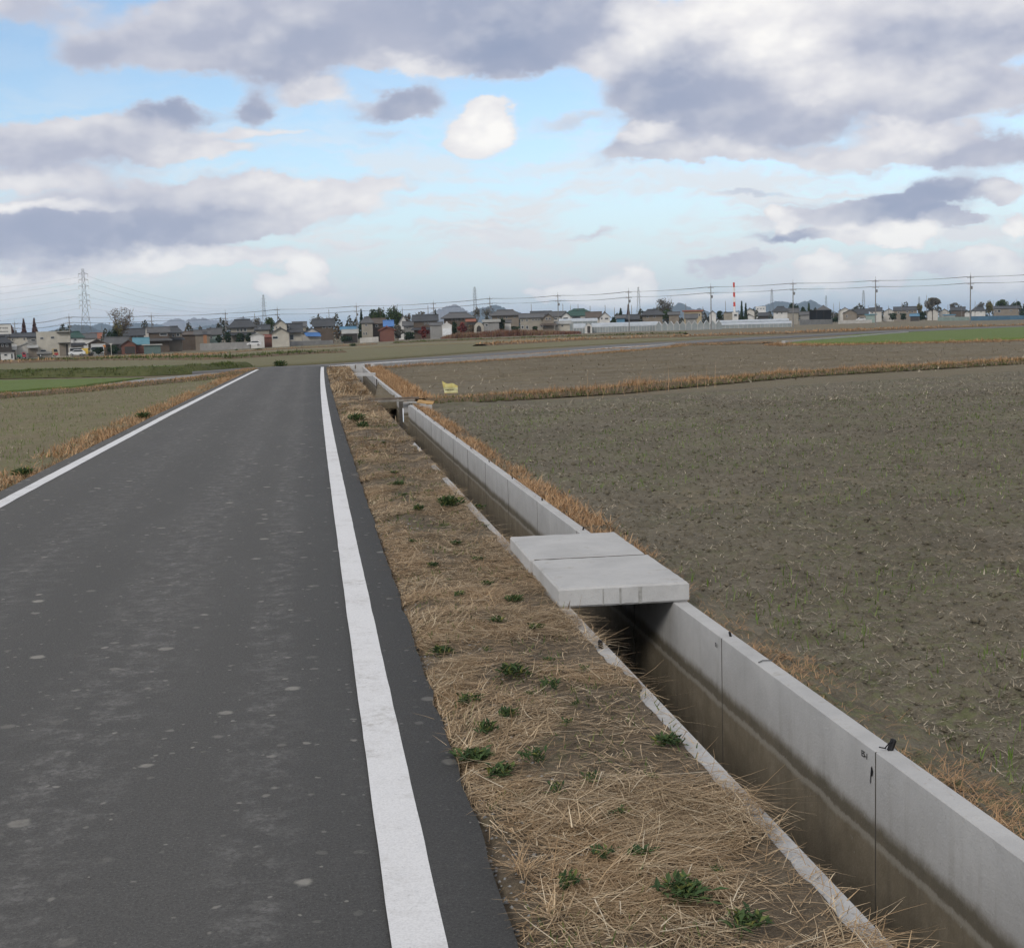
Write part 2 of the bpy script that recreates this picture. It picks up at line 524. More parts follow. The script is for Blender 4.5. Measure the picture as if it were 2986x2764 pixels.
# dried mud spots, round, a few centimetres across
def spots(scale, thr, keep, amt, col):
    wv = t.n('ShaderNodeVectorMath', {0: P, 1: t.n('ShaderNodeVectorMath', {0: t.noise(P, 22.0, 2).outputs['Color'], 'Scale': 0.035},
                                                    operation='SCALE').outputs[0]}, operation='ADD').outputs[0]
    vo = t.n('ShaderNodeTexVoronoi', {'Vector': wv, 'Scale': scale, 'Randomness': 1.0}, voronoi_dimensions='2D')
    rnd = t.n('ShaderNodeSeparateColor', {0: vo.outputs['Color']})
    size = t.m('MULTIPLY', rnd.outputs[1], thr)
    inside = t.m('MULTIPLY', t.smooth(t.m('SUBTRACT', size, vo.outputs['Distance']), 0.0, thr * 0.4), t.smooth(mid, 0.25, 0.6, 0.6, 1.0))
    on = t.m('GREATER_THAN', rnd.outputs[0], keep)
    f = t.m('MULTIPLY', t.m('MULTIPLY', inside, on), t.m('MULTIPLY', rnd.outputs[2], amt))
    return t.mix(f, col, (0.30, 0.285, 0.255))
col = spots(3.1, 0.16, 0.42, 1.0, col)
col = spots(6.5, 0.16, 0.60, 0.9, col)
col = spots(14.0, 0.19, 0.70, 0.8, col)
setc(t, b, col)
b.inputs['Roughness'].default_value = 0.86
bump(t, b, t.m('ADD', fine, t.m('MULTIPLY', mid, 0.6)), 0.55, 0.006)

# road paint ---------------------------------------------------------
m_paint, t, b = new_mat('road_paint')
P = t.n('ShaderNodeNewGeometry').outputs['Position']
n1 = t.noise(P, 2.4, 5, 0.65).outputs[0]
n2 = t.noise(P, 140.0, 3, 0.6).outputs[0]
n3 = t.noise(P, 18.0, 4, 0.7).outputs[0]
c = t.ramp(n2, [(0.3, (0.58, 0.575, 0.58)), (0.6, (0.71, 0.705, 0.71))])
c = t.mix(t.m('MULTIPLY', t.smooth(n1, 0.46, 0.70, 0.0, 0.8), t.smooth(n3, 0.38, 0.68)), c, (0.40, 0.38, 0.36))
wear = t.m('MULTIPLY', t.smooth(t.noise(P, 60.0, 5, 0.8).outputs[0], 0.58, 0.70), t.smooth(n1, 0.36, 0.62))
c = t.mix(t.m('MULTIPLY', wear, 0.7), c, (0.12, 0.12, 0.12))
setc(t, b, c)
bump(t, b, n2, 0.35, 0.004)
b.inputs['Roughness'].default_value = 0.75

# concrete of the ditch: clean above, silt-stained below the usual water line
def concrete(name, stain):
    m, t, b = new_mat(name)
    P = t.n('ShaderNodeNewGeometry').outputs['Position']
    sp = t.n('ShaderNodeSeparateXYZ', {0: P})
    n1 = t.noise(P, 3.0, 6, 0.65).outputs[0]
    n2 = t.noise(P, 90.0, 3, 0.6).outputs[0]
    c = t.ramp(n1, [(0.25, (0.365, 0.36, 0.356)), (0.55, (0.445, 0.44, 0.435)), (0.8, (0.515, 0.51, 0.50))])
    c = t.mix(t.smooth(n2, 0.62, 0.76, 0, 0.5), c, (0.22, 0.21, 0.20))
    streak = t.noise(t.n('ShaderNodeVectorMath', {0: P, 1: (1, 9.0, 0.9)}, operation='MULTIPLY').outputs[0], 1.0, 5, 0.7).outputs[0]
    if stain:
        zz = t.m('ADD', sp.outputs[2], t.m('MULTIPLY', t.m('SUBTRACT', t.noise(P, 1.6, 5, 0.6).outputs[0], 0.5), 0.055))
        zz = t.m('ADD', zz, t.m('MULTIPLY', t.m('SUBTRACT', t.noise(P, 14.0, 5, 0.75).outputs[0], 0.5), 0.055))
        c = t.mix(t.m('MULTIPLY', t.smooth(streak, 0.5, 0.72), t.smooth(zz, 0.0, -0.25, 0.1, 0.35)), c, (0.25, 0.235, 0.21))
        low = t.smooth(zz, -0.245, -0.315)
        silt = t.ramp(t.noise(P, 5.0, 6, 0.7).outputs[0], [(0.3, (0.145, 0.122, 0.088)), (0.55, (0.205, 0.174, 0.128)), (0.8, (0.28, 0.245, 0.19))])
        silt = t.mix(t.m('MULTIPLY', t.smooth(streak, 0.48, 0.7), 0.6), silt, (0.135, 0.118, 0.092))
        band = t.m('MULTIPLY', t.m('MULTIPLY', t.smooth(zz, -0.385, -0.335), low), t.smooth(t.noise(P, 4.0, 4, .7).outputs[0], 0.25, 0.6, 0.45, 1.0))
        silt = t.mix(t.m('MULTIPLY', band, 0.75), silt, (0.115, 0.104, 0.082))
        rim = t.m('MULTIPLY', t.smooth(zz, -0.395, -0.37), t.smooth(zz, -0.345, -0.36))
        silt = t.mix(t.m('MULTIPLY', rim, 0.7), silt, (0.33, 0.31, 0.27))
        flake = t.m('MULTIPLY', t.smooth(t.noise(P, 34.0, 5, 0.7).outputs[0], 0.60, 0.72), t.smooth(zz, -0.56, -0.40))
        silt = t.mix(t.m('MULTIPLY', flake, t.smooth(n1, 0.45, 0.6)), silt, (0.36, 0.35, 0.33))
        c = t.mix(low, c, silt)
    else:
        c = t.mix(t.m('MULTIPLY', t.smooth(streak, 0.56, 0.75), 0.35), c, (0.27, 0.26, 0.24))
    # soil and lichen lodged on the upward faces
    up = t.n('ShaderNodeSeparateXYZ', {0: t.n('ShaderNodeNewGeometry').outputs['Normal']}).outputs[2]
    dirt = t.m('MULTIPLY', t.smooth(up, 0.6, 0.9), t.smooth(t.noise(P, 6.0, 6, 0.7).outputs[0], 0.56, 0.72))
    c = t.mix(t.m('MULTIPLY', dirt, 0.55), c, (0.23, 0.20, 0.155))
    setc(t, b, c)
    bump(t, b, t.m('ADD', n2, t.noise(P, 18.0, 4).outputs[0]), 0.35, 0.006)
    b.inputs['Roughness'].default_value = 0.88
    return m

m_wall = concrete('ditch_concrete', True)
m_conc = concrete('slab_concrete', False)

# soils --------------------------------------------------------------
def soil(name, dark, mid_, light, green=None, gamt=0.0, furrow=False, bstr=0.6, gscale=0.25, straw=0.5):
    m, t, b = new_mat(name)
    P = t.n('ShaderNodeNewGeometry').outputs['Position']
    a = t.noise(P, 12.0, 6, 0.75).outputs[0]
    f = t.noise(P, 85.0, 4, 0.75).outputs[0]
    g = t.noise(P, gscale, 5, 0.6).outputs[0]
    c = t.ramp(t.m('MULTIPLY_ADD', f, 0.5, t.m('MULTIPLY', a, 0.5)), [(0.34, dark), (0.5, mid_), (0.66, light)])
    m2 = t.noise(P, 2.2, 5, 0.75).outputs[0]
    c = t.mix(t.smooth(m2, 0.50, 0.68, 0.0, 0.55), c, dark)
    c = t.mix(t.smooth(m2, 0.48, 0.32, 0.0, 0.5), c, light)
    c = t.mix(t.smooth(g, 0.35, 0.7, 0.0, 0.35), c, dark)
    st = t.noise(t.n('ShaderNodeVectorMath', {0: P, 1: (2.0, 1.0, 1.0)}, operation='MULTIPLY').outputs[0], 26.0, 3, 0.8, 1.5).outputs[0]
    c = t.mix(t.smooth(st, 0.60, 0.70, 0.0, straw), c, (0.36, 0.30, 0.215))
    if green:
        gn = t.m('MULTIPLY', t.smooth(t.noise(P, 0.55, 4, 0.6).outputs[0], 0.40, 0.66), t.smooth(t.noise(P, 13.0, 4, 0.7).outputs[0], 0.46, 0.60))
        c = t.mix(t.m('MULTIPLY', gn, gamt), c, green)
    setc(t, b, c)
    bump(t, b, t.m('ADD', a, t.m('MULTIPLY', f, 0.4)), bstr, 0.05)
    b.inputs['Roughness'].default_value = 0.95
    return m

m_field = soil('field_soil', (0.07526, 0.06408, 0.04596), (0.1488, 0.1281, 0.09193), (0.2258, 0.198, 0.1461), (0.155, 0.185, 0.065), 0.45)
m_fieldb = soil('bare_field_soil', (0.0989, 0.08064, 0.0544), (0.1677, 0.1394, 0.096), (0.2365, 0.1991, 0.1408), (0.18, 0.17, 0.08), 0.15, straw=0.3)
m_fieldL = soil('sprouting_field_soil', (0.1247, 0.1037, 0.0624), (0.1849, 0.156, 0.09204), (0.2494, 0.2117, 0.1287), (0.15, 0.18, 0.06), 0.6)
m_verge = soil('verge_soil', (0.07267, 0.05598, 0.03898), (0.1325, 0.1021, 0.07081), (0.2009, 0.1581, 0.1114), (0.14, 0.15, 0.065), 0.25)
m_ground = soil('plain_soil', (0.119, 0.09794, 0.0656), (0.17, 0.1411, 0.0944), (0.2253, 0.1867, 0.128), (0.15, 0.155, 0.07), 0.45, gscale=0.03)
m_green = soil('wheat_field', (0.085, 0.115, 0.030), (0.120, 0.165, 0.044), (0.16, 0.205, 0.068), (0.10, 0.18, 0.035), 0.5, straw=0.12)
m_green2 = soil('weedy_field', (0.1161, 0.1025, 0.056), (0.1677, 0.1495, 0.084), (0.215, 0.1932, 0.112), (0.135, 0.165, 0.06), 0.7, straw=0.25)
m_bank = soil('green_bank', (0.05, 0.055, 0.022), (0.085, 0.092, 0.036), (0.13, 0.13, 0.06), (0.08, 0.11, 0.03), 0.5, straw=0.2)
m_ridge = soil('ridge_soil', (0.0855, 0.06216, 0.04056), (0.153, 0.1109, 0.07176), (0.225, 0.1638, 0.1053), straw=0.5)
m_mud = soil('ditch_mud', (0.06, 0.052, 0.041), (0.10, 0.088, 0.068), (0.14, 0.124, 0.098), straw=0.1)
m_farroad = plain((0.135, 0.133, 0.132), 0.9, 0.12, 0.3)
m_gravel = plain((0.25, 0.245, 0.235), 0.95, 0.25, 3.0)

# plants -------------------------------------------------------------
m_straw = island_mat('dry_straw', [(0.0, (0.152, 0.106, 0.0636)), (0.35, (0.275, 0.193, 0.114)), (0.65, (0.438, 0.32, 0.197)), (0.88, (0.581, 0.448, 0.29)), (1.0, (0.733, 0.62, 0.449))],
                     patch=(1.4, (0.366, 0.232, 0.121), 0.38))
m_dry = island_mat('dry_orange_grass', [(0.0, (0.206, 0.121, 0.0663)), (0.4, (0.355, 0.211, 0.109)), (0.75, (0.48, 0.301, 0.161)), (1.0, (0.595, 0.412, 0.244))],
                   patch=(0.5, (0.309, 0.196, 0.112), 0.5))
m_litter = island_mat('straw_litter', [(0.0, (0.12, 0.098, 0.07)), (0.4, (0.24, 0.20, 0.142)), (0.8, (0.36, 0.305, 0.225)), (1.0, (0.52, 0.455, 0.35))])
m_sprout = island_mat('sprouts', [(0.0, (0.075, 0.125, 0.022)), (0.6, (0.12, 0.185, 0.04)), (1.0, (0.19, 0.24, 0.075))])
m_weed = island_mat('weed_leaf', [(0.0, (0.035, 0.060, 0.028)), (0.5, (0.055, 0.092, 0.036)), (0.88, (0.085, 0.125, 0.045)), (1.0, (0.22, 0.20, 0.05))])
m_moss = island_mat('ridge_greens', [(0.0, (0.05, 0.075, 0.022)), (0.6, (0.085, 0.115, 0.035)), (1.0, (0.15, 0.16, 0.06))])

# ------------------------------------------------------------------ ground: one sheet to the horizon, with the ditch trench left open
DX0, DX1 = 1.375, 2.175           # outer faces of the ditch
DY0, DY1 = -3.0, 67.2
ys = np.concatenate([np.arange(-6, 72, 1.2), [DY1], np.geomspace(73, 900, 60), np.geomspace(1100, 26000, 14)])
ys = np.unique(np.concatenate([[-40, -20, -12], ys]))
xs_n = np.unique(np.concatenate([np.linspace(-30, DX0, 40), np.linspace(DX1, 40, 45), [DX0, DX1]]))
xs_f = np.concatenate([-np.geomspace(26000, 34, 34), xs_n, np.geomspace(44, 26000, 34)])
X, Y = np.meshgrid(xs_f, ys)
Xb = X + np.where(np.abs(X) < 60, bend(Y), 0)
Z = gz(Xb, Y)
edge = np.clip((0.49 + bend(Y) * 0.6 - Xb) / 0.4, 0, 1)
Z = np.where((Xb > -3.9) & (Xb < 2.5) & (Y < 90), np.minimum(Z, -0.13), Z) - 0.02
gf = grid_faces(len(ys), len(xs_f))
xc = X.ravel()[gf].mean(1); yc = Y.ravel()[gf].mean(1)
keep = ~((xc > DX0) & (xc < DX1) & (yc < DY1))
g_obj = arr_mesh('ground', np.stack([Xb, Y, Z], -1).reshape(-1, 3), gf[keep], m_ground)
tag(g_obj, kind='structure')


def sheet(name, near, far, mat, dz=0.03, n=40, m=8, kind='structure', hf=None, px=True):
    """a patch of land between two edges given by photograph pixels (or ground points)"""
    def line(pts):
        Q = np.array([G(*p)[:2] for p in pts]) if px else np.array(pts, float)
        s = np.concatenate([[0], np.cumsum(np.linalg.norm(np.diff(Q, axis=0), axis=1))])
        tt = np.linspace(0, s[-1], n)
        return np.stack([np.interp(tt, s, Q[:, 0]), np.interp(tt, s, Q[:, 1])], -1)
    A, B = line(near), line(far)
    tt = np.linspace(0, 1, m)[:, None, None]
    Q = A[None] * (1 - tt) + B[None] * tt
    Zq = gz(Q[..., 0], Q[..., 1]) + dz
    if hf is not None:
        Zq = Zq + hf(Q[..., 0], Q[..., 1], np.broadcast_to(np.linspace(0, 1, m)[:, None], (m, n)))
    V = np.concatenate([Q, Zq[..., None]], -1)
    V = np.concatenate([V[:1] - [0, 0, .25], V, V[-1:] - [0, 0, .25]])
    V = np.concatenate([V[:, :1] - [0, 0, .25], V, V[:, -1:] - [0, 0, .25]], 1)
    o = arr_mesh(name, V.reshape(-1, 3), grid_faces(m + 2, n + 2), mat, smooth=True)
    return tag(o, kind=kind)


# ------------------------------------------------------------------ road
def strip(name, xl, xr, y, z, mat, parent=None, thick=0.0, jag=0.0, skirt=0.0):
    y = np.asarray(y, float)
    L = xl(y) + (fbm(y * 3.1, y * 0 + 3.3) - .5) * jag
    R = xr(y) + (fbm(y * 3.7, y * 0 + 8.3) - .5) * jag
    cols = [L, L * .75 + R * .25, (L + R) / 2, L * .25 + R * .75, R]
    zs = [z] * 5
    if skirt:
        cols = [L - 0.01] + cols + [R + 0.01]
        zs = [z - skirt] + zs + [z - skirt]
    V = np.stack([np.stack([c, y, np.full_like(y, zz)], -1) for c, zz in zip(cols, zs)], 1)
    return arr_mesh(name, V.reshape(-1, 3), grid_faces(len(y), len(cols)), mat, parent)


def xroad_l(y):
    return np.interp(y, [-6, 15, 30, 50, 69], [-3.47, -3.47, -3.33, -3.05, -2.75])


def xroad_r(y):
    return 0.49 + bend(y) * 0.7


yr = np.concatenate([np.arange(-5, 25, 0.12), np.arange(25, 71.5, 0.8)])
road = tag(strip('road', xroad_l, xroad_r, yr, 0.0, m_asphalt, jag=0.035, skirt=0.16), kind='structure')
yl = np.concatenate([np.arange(-5, 30, 0.15), np.arange(30, 69.5, 0.6)])
lr = strip('edge_line', lambda y: 0.152 + bend(y) * 0.85, lambda y: 0.302 + bend(y) * 0.85, yl, 0.004, m_paint, road, jag=0.006)
lr['label'] = 'solid white line along the right edge of the road'
yl = np.concatenate([np.arange(8, 30, 0.15), np.arange(30, 68.2, 0.6)])
ll = strip('edge_line', lambda y: xroad_l(y) + 0.20, lambda y: xroad_l(y) + 0.35, yl, 0.004, m_paint, road, jag=0.012)
ll['label'] = 'white line along the left edge of the road, broken by grass'

# cross road beyond the bend: one continuous sheet running off to the right
FAR_E = [(560, 1079), (760, 1071), (1000, 1060), (1400, 1029), (1700, 1009), (1800, 1002), (2000, 993), (2200, 981), (2300, 977), (2500, 966), (2986, 947), (3300, 935)]
NEAR_E = [(560, 1086), (720, 1079), (960, 1069), (1200, 1053), (1400, 1041), (1700, 1018), (1800, 1011), (2000, 1000), (2200, 987), (2300, 982), (2500, 971), (2986, 952), (3300, 940)]
def poly_sheet(name, near, far, mat, dz):
    A = np.array([G(*p, dz)[:2] for p in near]); B = np.array([G(*p, dz)[:2] for p in far])
    n = 70
    def ref(Q):
        k = np.concatenate([[0], np.cumsum(np.linalg.norm(np.diff(Q, axis=0), axis=1) ** 0.5)]); kk = np.linspace(0, k[-1], n)
        return np.stack([np.interp(kk, k, Q[:, 0]), np.interp(kk, k, Q[:, 1])], -1)
    A, B = ref(A), ref(B)
    tt = np.linspace(0, 1, 4)[:, None, None]
    Q = A[None] * (1 - tt) + B[None] * tt
    if dz > 0.1:
        dz = dz - 0.085 * sstep((Q[..., 0] - 3) / 14)
    V = np.concatenate([Q, (gz(Q[..., 0], Q[..., 1]) + dz)[..., None]], -1)
    V = np.concatenate([V[:1] - [0, 0, .3], V, V[-1:] - [0, 0, .3]])
    return tag(arr_mesh(name, V.reshape(-1, 3), grid_faces(6, A.shape[0]), mat), kind='structure')
xroad = poly_sheet('cross_road', NEAR_E, FAR_E, m_farroad, 0.125)
def line_off(pts, dy0, dy1):
    return [(x, y + dy0) for x, y in pts], [(x, y + dy1) for x, y in pts]
a, bb = line_off(NEAR_E[2:8], -0.5, -1.9)
cl_line = poly_sheet('edge_line', a, bb, m_paint, 0.129)
cl_line.parent = xroad; del cl_line['kind']
cl_line['label'] = 'white line along the near edge of the far road'

# farm track leaving to the left
track_o = poly_sheet('farm_track', [(-400, 1200), (0, 1156), (250, 1138), (400, 1117), (600, 1096), (745, 1081)],
                     [(-400, 1192), (0, 1147), (250, 1129), (400, 1107), (600, 1089), (740, 1076)], m_gravel, 0.06)
track_o.name = 'farm_track'

# ------------------------------------------------------------------ fields
def furrow(dirx, diry, sp_, dep):
    L = math.hypot(dirx, diry)
    nx, ny = -diry / L, dirx / L
    def f(X, Y, T):
        s = (X * nx + Y * ny) / sp_ + 0.5 * (fbm(X * 0.1, Y * 0.1) - .5)
        k = np.abs((s % 1) - 0.5) * 2
        on = np.clip(fbm(X * .15 + 3, Y * .9, 2) * 2.4 - .7, 0.1, 1)
        return -dep * on * (1 - sstep(k / 0.26)) + .35 * dep * on * np.exp(-((k - .38) / .12) ** 2) + 0.05 * (fbm(X * 1.4, Y * 1.4) - 0.5)
    return f

sheet('brown_field', [(1092, 1170), (1335, 1157), (1760, 1150), (2200, 1105), (2600, 1080), (2986, 1060), (3300, 1044)],
      [(1110, 1082), (1170, 1072), (1700, 1033), (2010, 1009), (2250, 1010), (2650, 1002), (2986, 992), (3300, 980)], m_fieldb, 0.03, n=150, m=480, hf=furrow(19.1, 9.8, 1.9, 0.20))
sheet('wheat_field', [(2290, 1004), (2650, 1000), (2986, 990), (3300, 978)], [(2500, 978), (2700, 968), (2986, 955), (3300, 943)], m_green, 0.10, n=60, m=20,
      hf=lambda X, Y, T: 0.08 * (fbm(X * 1.1, Y * 1.1) - .5))
sheet('wheat_field', [(-400, 1190), (0, 1145), (230, 1129), (400, 1106)], [(-400, 1150), (0, 1111), (230, 1108), (420, 1104)], m_green, 0.05, n=60, m=20,
      hf=lambda X, Y, T: 0.06 * (fbm(X * 1.1, Y * 1.1) - .5))
sheet('wheat_field', [(-400, 1115), (0, 1093), (200, 1088), (560, 1075)], [(-400, 1100), (0, 1081), (200, 1077), (560, 1066)], m_green, 0.05, n=60, m=12)
sheet('left_field', [(-3.6, -6), (-3.6, 10), (-3.6, 30), (-3.3, 50), (-3.2, 60)], [(-30, -6), (-26, 10), (-20, 25), (-9.6, 44), (-4.2, 62)], m_fieldL, 0.03, n=160, m=90, px=False,
      hf=lambda X, Y, T: 0.05 * (fbm(X * 3, Y * 3) - .5))
sheet('weedy_field', [(-300, 1082), (300, 1080), (620, 1080), (1000, 1057), (1500, 1020), (2000, 991), (2300, 974)],
      [(-300, 1068), (0, 1062), (500, 1042), (1000, 1020), (1500, 1000), (2000, 982), (2300, 970)], m_green2, 0.03, n=80, m=14)
sheet('weedy_field', [(0, 1060), (500, 1041), (1000, 1018), (1500, 998), (2000, 981)], [(0, 1052), (500, 1028), (1000, 1004), (1500, 988), (2000, 972)], m_fieldL, 0.03, n=80, m=10)

# near field on the right: clods are real relief
rows = [2.4]
while rows[-1] < 33.0:
    rows.append(rows[-1] + 0.012 * rows[-1] ** 0.95)
rows = np.array(rows)
nc = 400
sc_ = np.linspace(0, 1, nc) ** 1.15
Yf = np.repeat(rows[:, None], nc, 1)
far_x = 4.0 + 0.60 * Yf
Xf = 2.19 + bend(Yf) + sc_[None] * far_x
ridge_y = lambda X: 29.6 + 0.50 * (X - 3.3)
Yf2 = np.where(True, Yf, Yf)
Zf = gz(Xf, Yf) + 0.0
cl1 = fbm(Xf * 5.5, Yf * 5.5, 3) - .5
cl2 = np.maximum(fbm(Xf * 14 + 5, Yf * 14, 3) - .52, 0)
cl3 = fbm(Xf * 0.6, Yf * 0.6, 2) - .5
Zf = Zf + 0.040 * cl1 + 0.13 * cl2 + 0.07 * cl3
berm = np.clip(1 - (Xf - 2.19 - bend(Yf)) / 0.42, 0, 1)
Zf = Zf + berm * 0.085
Zf = np.where(Xf - 2.19 - bend(Yf) < 0.02, -0.05, Zf)
nf = arr_mesh('near_field', np.stack([Xf, Yf, Zf], -1).reshape(-1, 3), grid_faces(len(rows), nc), m_field, smooth=True)
tag(nf, kind='structure')
def near_field_z(X, Y):
    z = gz(X, Y) + 0.040 * (fbm(X * 5.5, Y * 5.5, 3) - .5) + 0.13 * np.maximum(fbm(X * 14 + 5, Y * 14, 3) - .52, 0) + 0.07 * (fbm(X * .6, Y * .6, 2) - .5)
    return z + np.clip(1 - (X - 2.19 - bend(Y)) / 0.42, 0, 1) * 0.085
sheet('side_field', [(15, 20), (22, 33), (26, 40.5)], [(60, 18), (70, 48), (80, 62)], m_field, 0.0, n=30, m=30, px=False)
sheet('side_field', [(2.5, 29), (10, 29), (24, 29)], [(3.1, 31.6), (12.0, 36.0), (24, 41.7)], m_field, -0.005, n=120, m=60, px=False, hf=lambda X, Y, T: 0.05 * (fbm(X * 5, Y * 5, 3) - .5))

# ------------------------------------------------------------------ verge between road and ditch
vrows = [2.2]
while vrows[-1] < 67.0:
    vrows.append(vrows[-1] + 0.008 * vrows[-1])
vrows = np.array(vrows)
nv = 90
Vy = np.repeat(vrows[:, None], nv, 1)
s = np.linspace(0, 1, nv)[None]
def verge_edge(Y):
    """how far the soil creeps over the ditch wall (its top spans 1.377 to 1.465)"""
    k = fbm(np.asarray(Y) * 1.15, np.asarray(Y) * 0 + 2.2, 4)
    bias = np.interp(Y, [2, 9.5, 10.2, 15, 17.5, 70], [-.22, -.20, -.16, -.06, .18, .25])
    return 1.390 + 0.085 * sstep((k + bias - .40) / .20) + bend(Y)
def verge_z(X, Y):
    sx_ = (X - (0.49 + bend(Y) * 0.7)) / 0.92
    z = -0.035 + 0.055 * np.sin(np.clip(sx_, 0, 1) ** .8 * math.pi) + 0.05 * (fbm(X * 2.6, Y * 2.6, 3) - .5) + 0.035 * (fbm(X * 13, Y * 13, 3) - .5)
    lip = sstep((sx_ - 0.78) / 0.18)
    return z * (1 - lip) + lip * (0.014 + 0.014 * (fbm(X * 16, Y * 16, 3) - .5))
Vx = (0.47 + bend(Vy) * 0.7) + s * (np.minimum(verge_edge(Vy) + .02 * (fbm(Vy * 9, Vy * 0 + 5, 3) - .5), 1.472 + bend(Vy)) - 0.47 - bend(Vy) * 0.7)
Vz = verge_z(Vx, Vy)
Vz[:, 0] = -0.06
Vz[:, -1] = -0.012
# the edge column dips just under the top of the wall
vg = arr_mesh('verge', np.stack([Vx, Vy, Vz], -1).reshape(-1, 3), grid_faces(len(vrows), nv), m_verge, smooth=True)
tag(vg, kind='structure')

# ------------------------------------------------------------------ the concrete ditch: two-metre wall units, bed, fittings
ditch = empty('irrigation_ditch', (1.78, 4.87, 0))
tag(ditch, 'pale concrete irrigation ditch running straight along the roadside verge', 'ditch')
def d_local(o, x, y, rz=0.0):
    o.location = (x - 1.78, y - 4.87, 0)
    o.rotation_euler = (0, 0, rz)
    return o
WD = 0.088
proto_r = MB().bevbox(0, WD, 0.0015, 1.9985, -0.86, 0.0, 0.004).build('wall_panel', m_wall, ditch)
proto_l = MB().bevbox(-WD, 0, 0.0015, 1.9985, -0.86, 0.0, 0.004).build('wall_panel', m_wall, ditch)
def place_panel(proto, first, x0, y0):
    o = proto if first else proto.copy()
    if not first:
        COL.objects.link(o); o.parent = ditch
    rz = -math.atan2(float(bend(y0 + 2) - bend(y0)), 2.0)
    jx = random.uniform(-.0012, .0012)
    return d_local(o, x0 + float(bend(y0)) + jx, y0, rz)
k = 0
joints = [4.87 + 2 * i for i in range(-4, 31)]
for y0 in joints:
    if not (31.6 < y0 + 1 < 33.9):
        place_panel(proto_r, k == 0, 2.085, y0)
    place_panel(proto_l, k == 0, 1.465, y0)
    k += 1
m_joint = plain((0.075, 0.068, 0.06), .95, .2)
jproto = None
for y0 in joints:
    for xx in (2.085 + WD / 2 - 0.0045, 1.465 - WD / 2 + 0.0035):
        if xx > 2 and 30.5 < y0 < 34: continue
        if jproto is None:
            jproto = MB().box(-WD / 2 + .002, WD / 2 - .001, -0.002, 0.002, -0.85, -0.003).build('joint_filler', m_joint, ditch); jo = jproto
        else:
            jo = jproto.copy(); COL.objects.link(jo); jo.parent = ditch
        d_local(jo, xx + float(bend(y0)), y0)
bed = MB()
for y0 in np.arange(-3, 67, 2.0):
    b0, b1 = float(bend(y0)), float(bend(y0 + 2))
    bed.add([(1.40 + b0, y0, -0.80), (2.15 + b0, y0, -0.80), (2.15 + b1, y0 + 2, -0.80), (1.40 + b1, y0 + 2, -0.80)], [(0, 1, 2, 3)])
bd = bed.build('bed', m_mud, ditch); bd.location = (-1.78, -4.87, 0)
m_black = plain((0.012, 0.012, 0.014), 0.5, 0.2)
lug_proto = MB().bevbox(-0.009, 0.009, -0.016, 0.016, -0.01, 0.045, 0.006).build('lifting_lug', m_black, ditch)
first = True
def lug(x, y, rz, s_=1.0):
    global first
    o = lug_proto if first else lug_proto.copy()
    if not first:
        COL.objects.link(o); o.parent = ditch
    first = False
    d_local(o, x, y, rz); o.scale = (s_, s_, s_)
    o.rotation_euler = (random.uniform(-.25, .25), random.uniform(-.3, .3), rz)
for y0 in joints:
    if 5.5 < y0 < 31 and not 7.8 < y0 < 10:
        lug(2.085 + WD * 0.62 + float(bend(y0)), y0 + 0.02, random.uniform(-.4, .4), 0.6)
lug(1.425, 6.80, 0.2, 1.0)
# torn rubber strap standing on the joint nearest the camera
sm = MB().bevbox(-0.007, 0.013, -0.012, 0.020, -0.01, 0.058, 0.005)
sm.tube((-0.035, 0.0, 0.004), (-0.02, 0.0, 0.035), 0.0035).tube((-0.02, 0, 0.035), (0.0, 0, 0.045), 0.0035).tube((-0.075, -0.004, 0.003), (-0.03, 0.0, 0.004), 0.0035)
st = sm.build('rubber_strap', m_black, ditch); d_local(st, 2.145, 4.87, 0.3); st.scale = (.8, .8, .8); st.rotation_euler = (0.1, 0.35, 0.3)
wire_m = plain((0.12, 0.12, 0.12), 0.6, 0.1)
o = MB().tube((0, 0, 0.004), (0.035, 0.015, 0.006), 0.003).tube((0.035, 0.015, 0.006), (0.085, 0.0, 0.004), 0.003).build('wire_scrap', wire_m, ditch)
d_local(o, 2.10, 6.30, 0.3)
# stencilled unit marks by the joints
def mark(txt, x, y, z, size):
    cu = bpy.data.curves.new('unit_mark', 'FONT')
    cu.body = txt; cu.size = size; cu.extrude = 0.0006
    cu.materials.append(m_black)
    tmp = bpy.data.objects.new('tmp', cu)
    COL.objects.link(tmp)
    dg = bpy.context.evaluated_depsgraph_get()
    me = bpy.data.meshes.new_from_object(tmp.evaluated_get(dg))
    bpy.data.objects.remove(tmp)
    o = link(bpy.data.objects.new('unit_mark', me), ditch)
    o['kind'] = 'stuff'
    o.location = (x - 1.78, y - 4.87, z)
    o.rotation_euler = (math.radians(90), 0, math.radians(-90))
    return o
mark('E5-1', 2.0830, 5.00, -0.055, 0.034)
mark('E 1', 2.0830, 6.97, -0.068, 0.032)
sm2 = MB().add([(0, 0, 0), (0, -0.020, 0.012), (0, -0.026, 0.040), (0, -0.008, 0.062), (0, 0.002, 0.050), (0, 0.016, -0.04), (0, 0.008, -0.045)],
               [(0, 1, 2, 3, 4), (0, 4, 5, 6)])
o = sm2.build('paint_smear', m_black, ditch); o.location = (2.0828 - 1.78, 0.035, -0.11); o.scale = (.7, .7, .7)
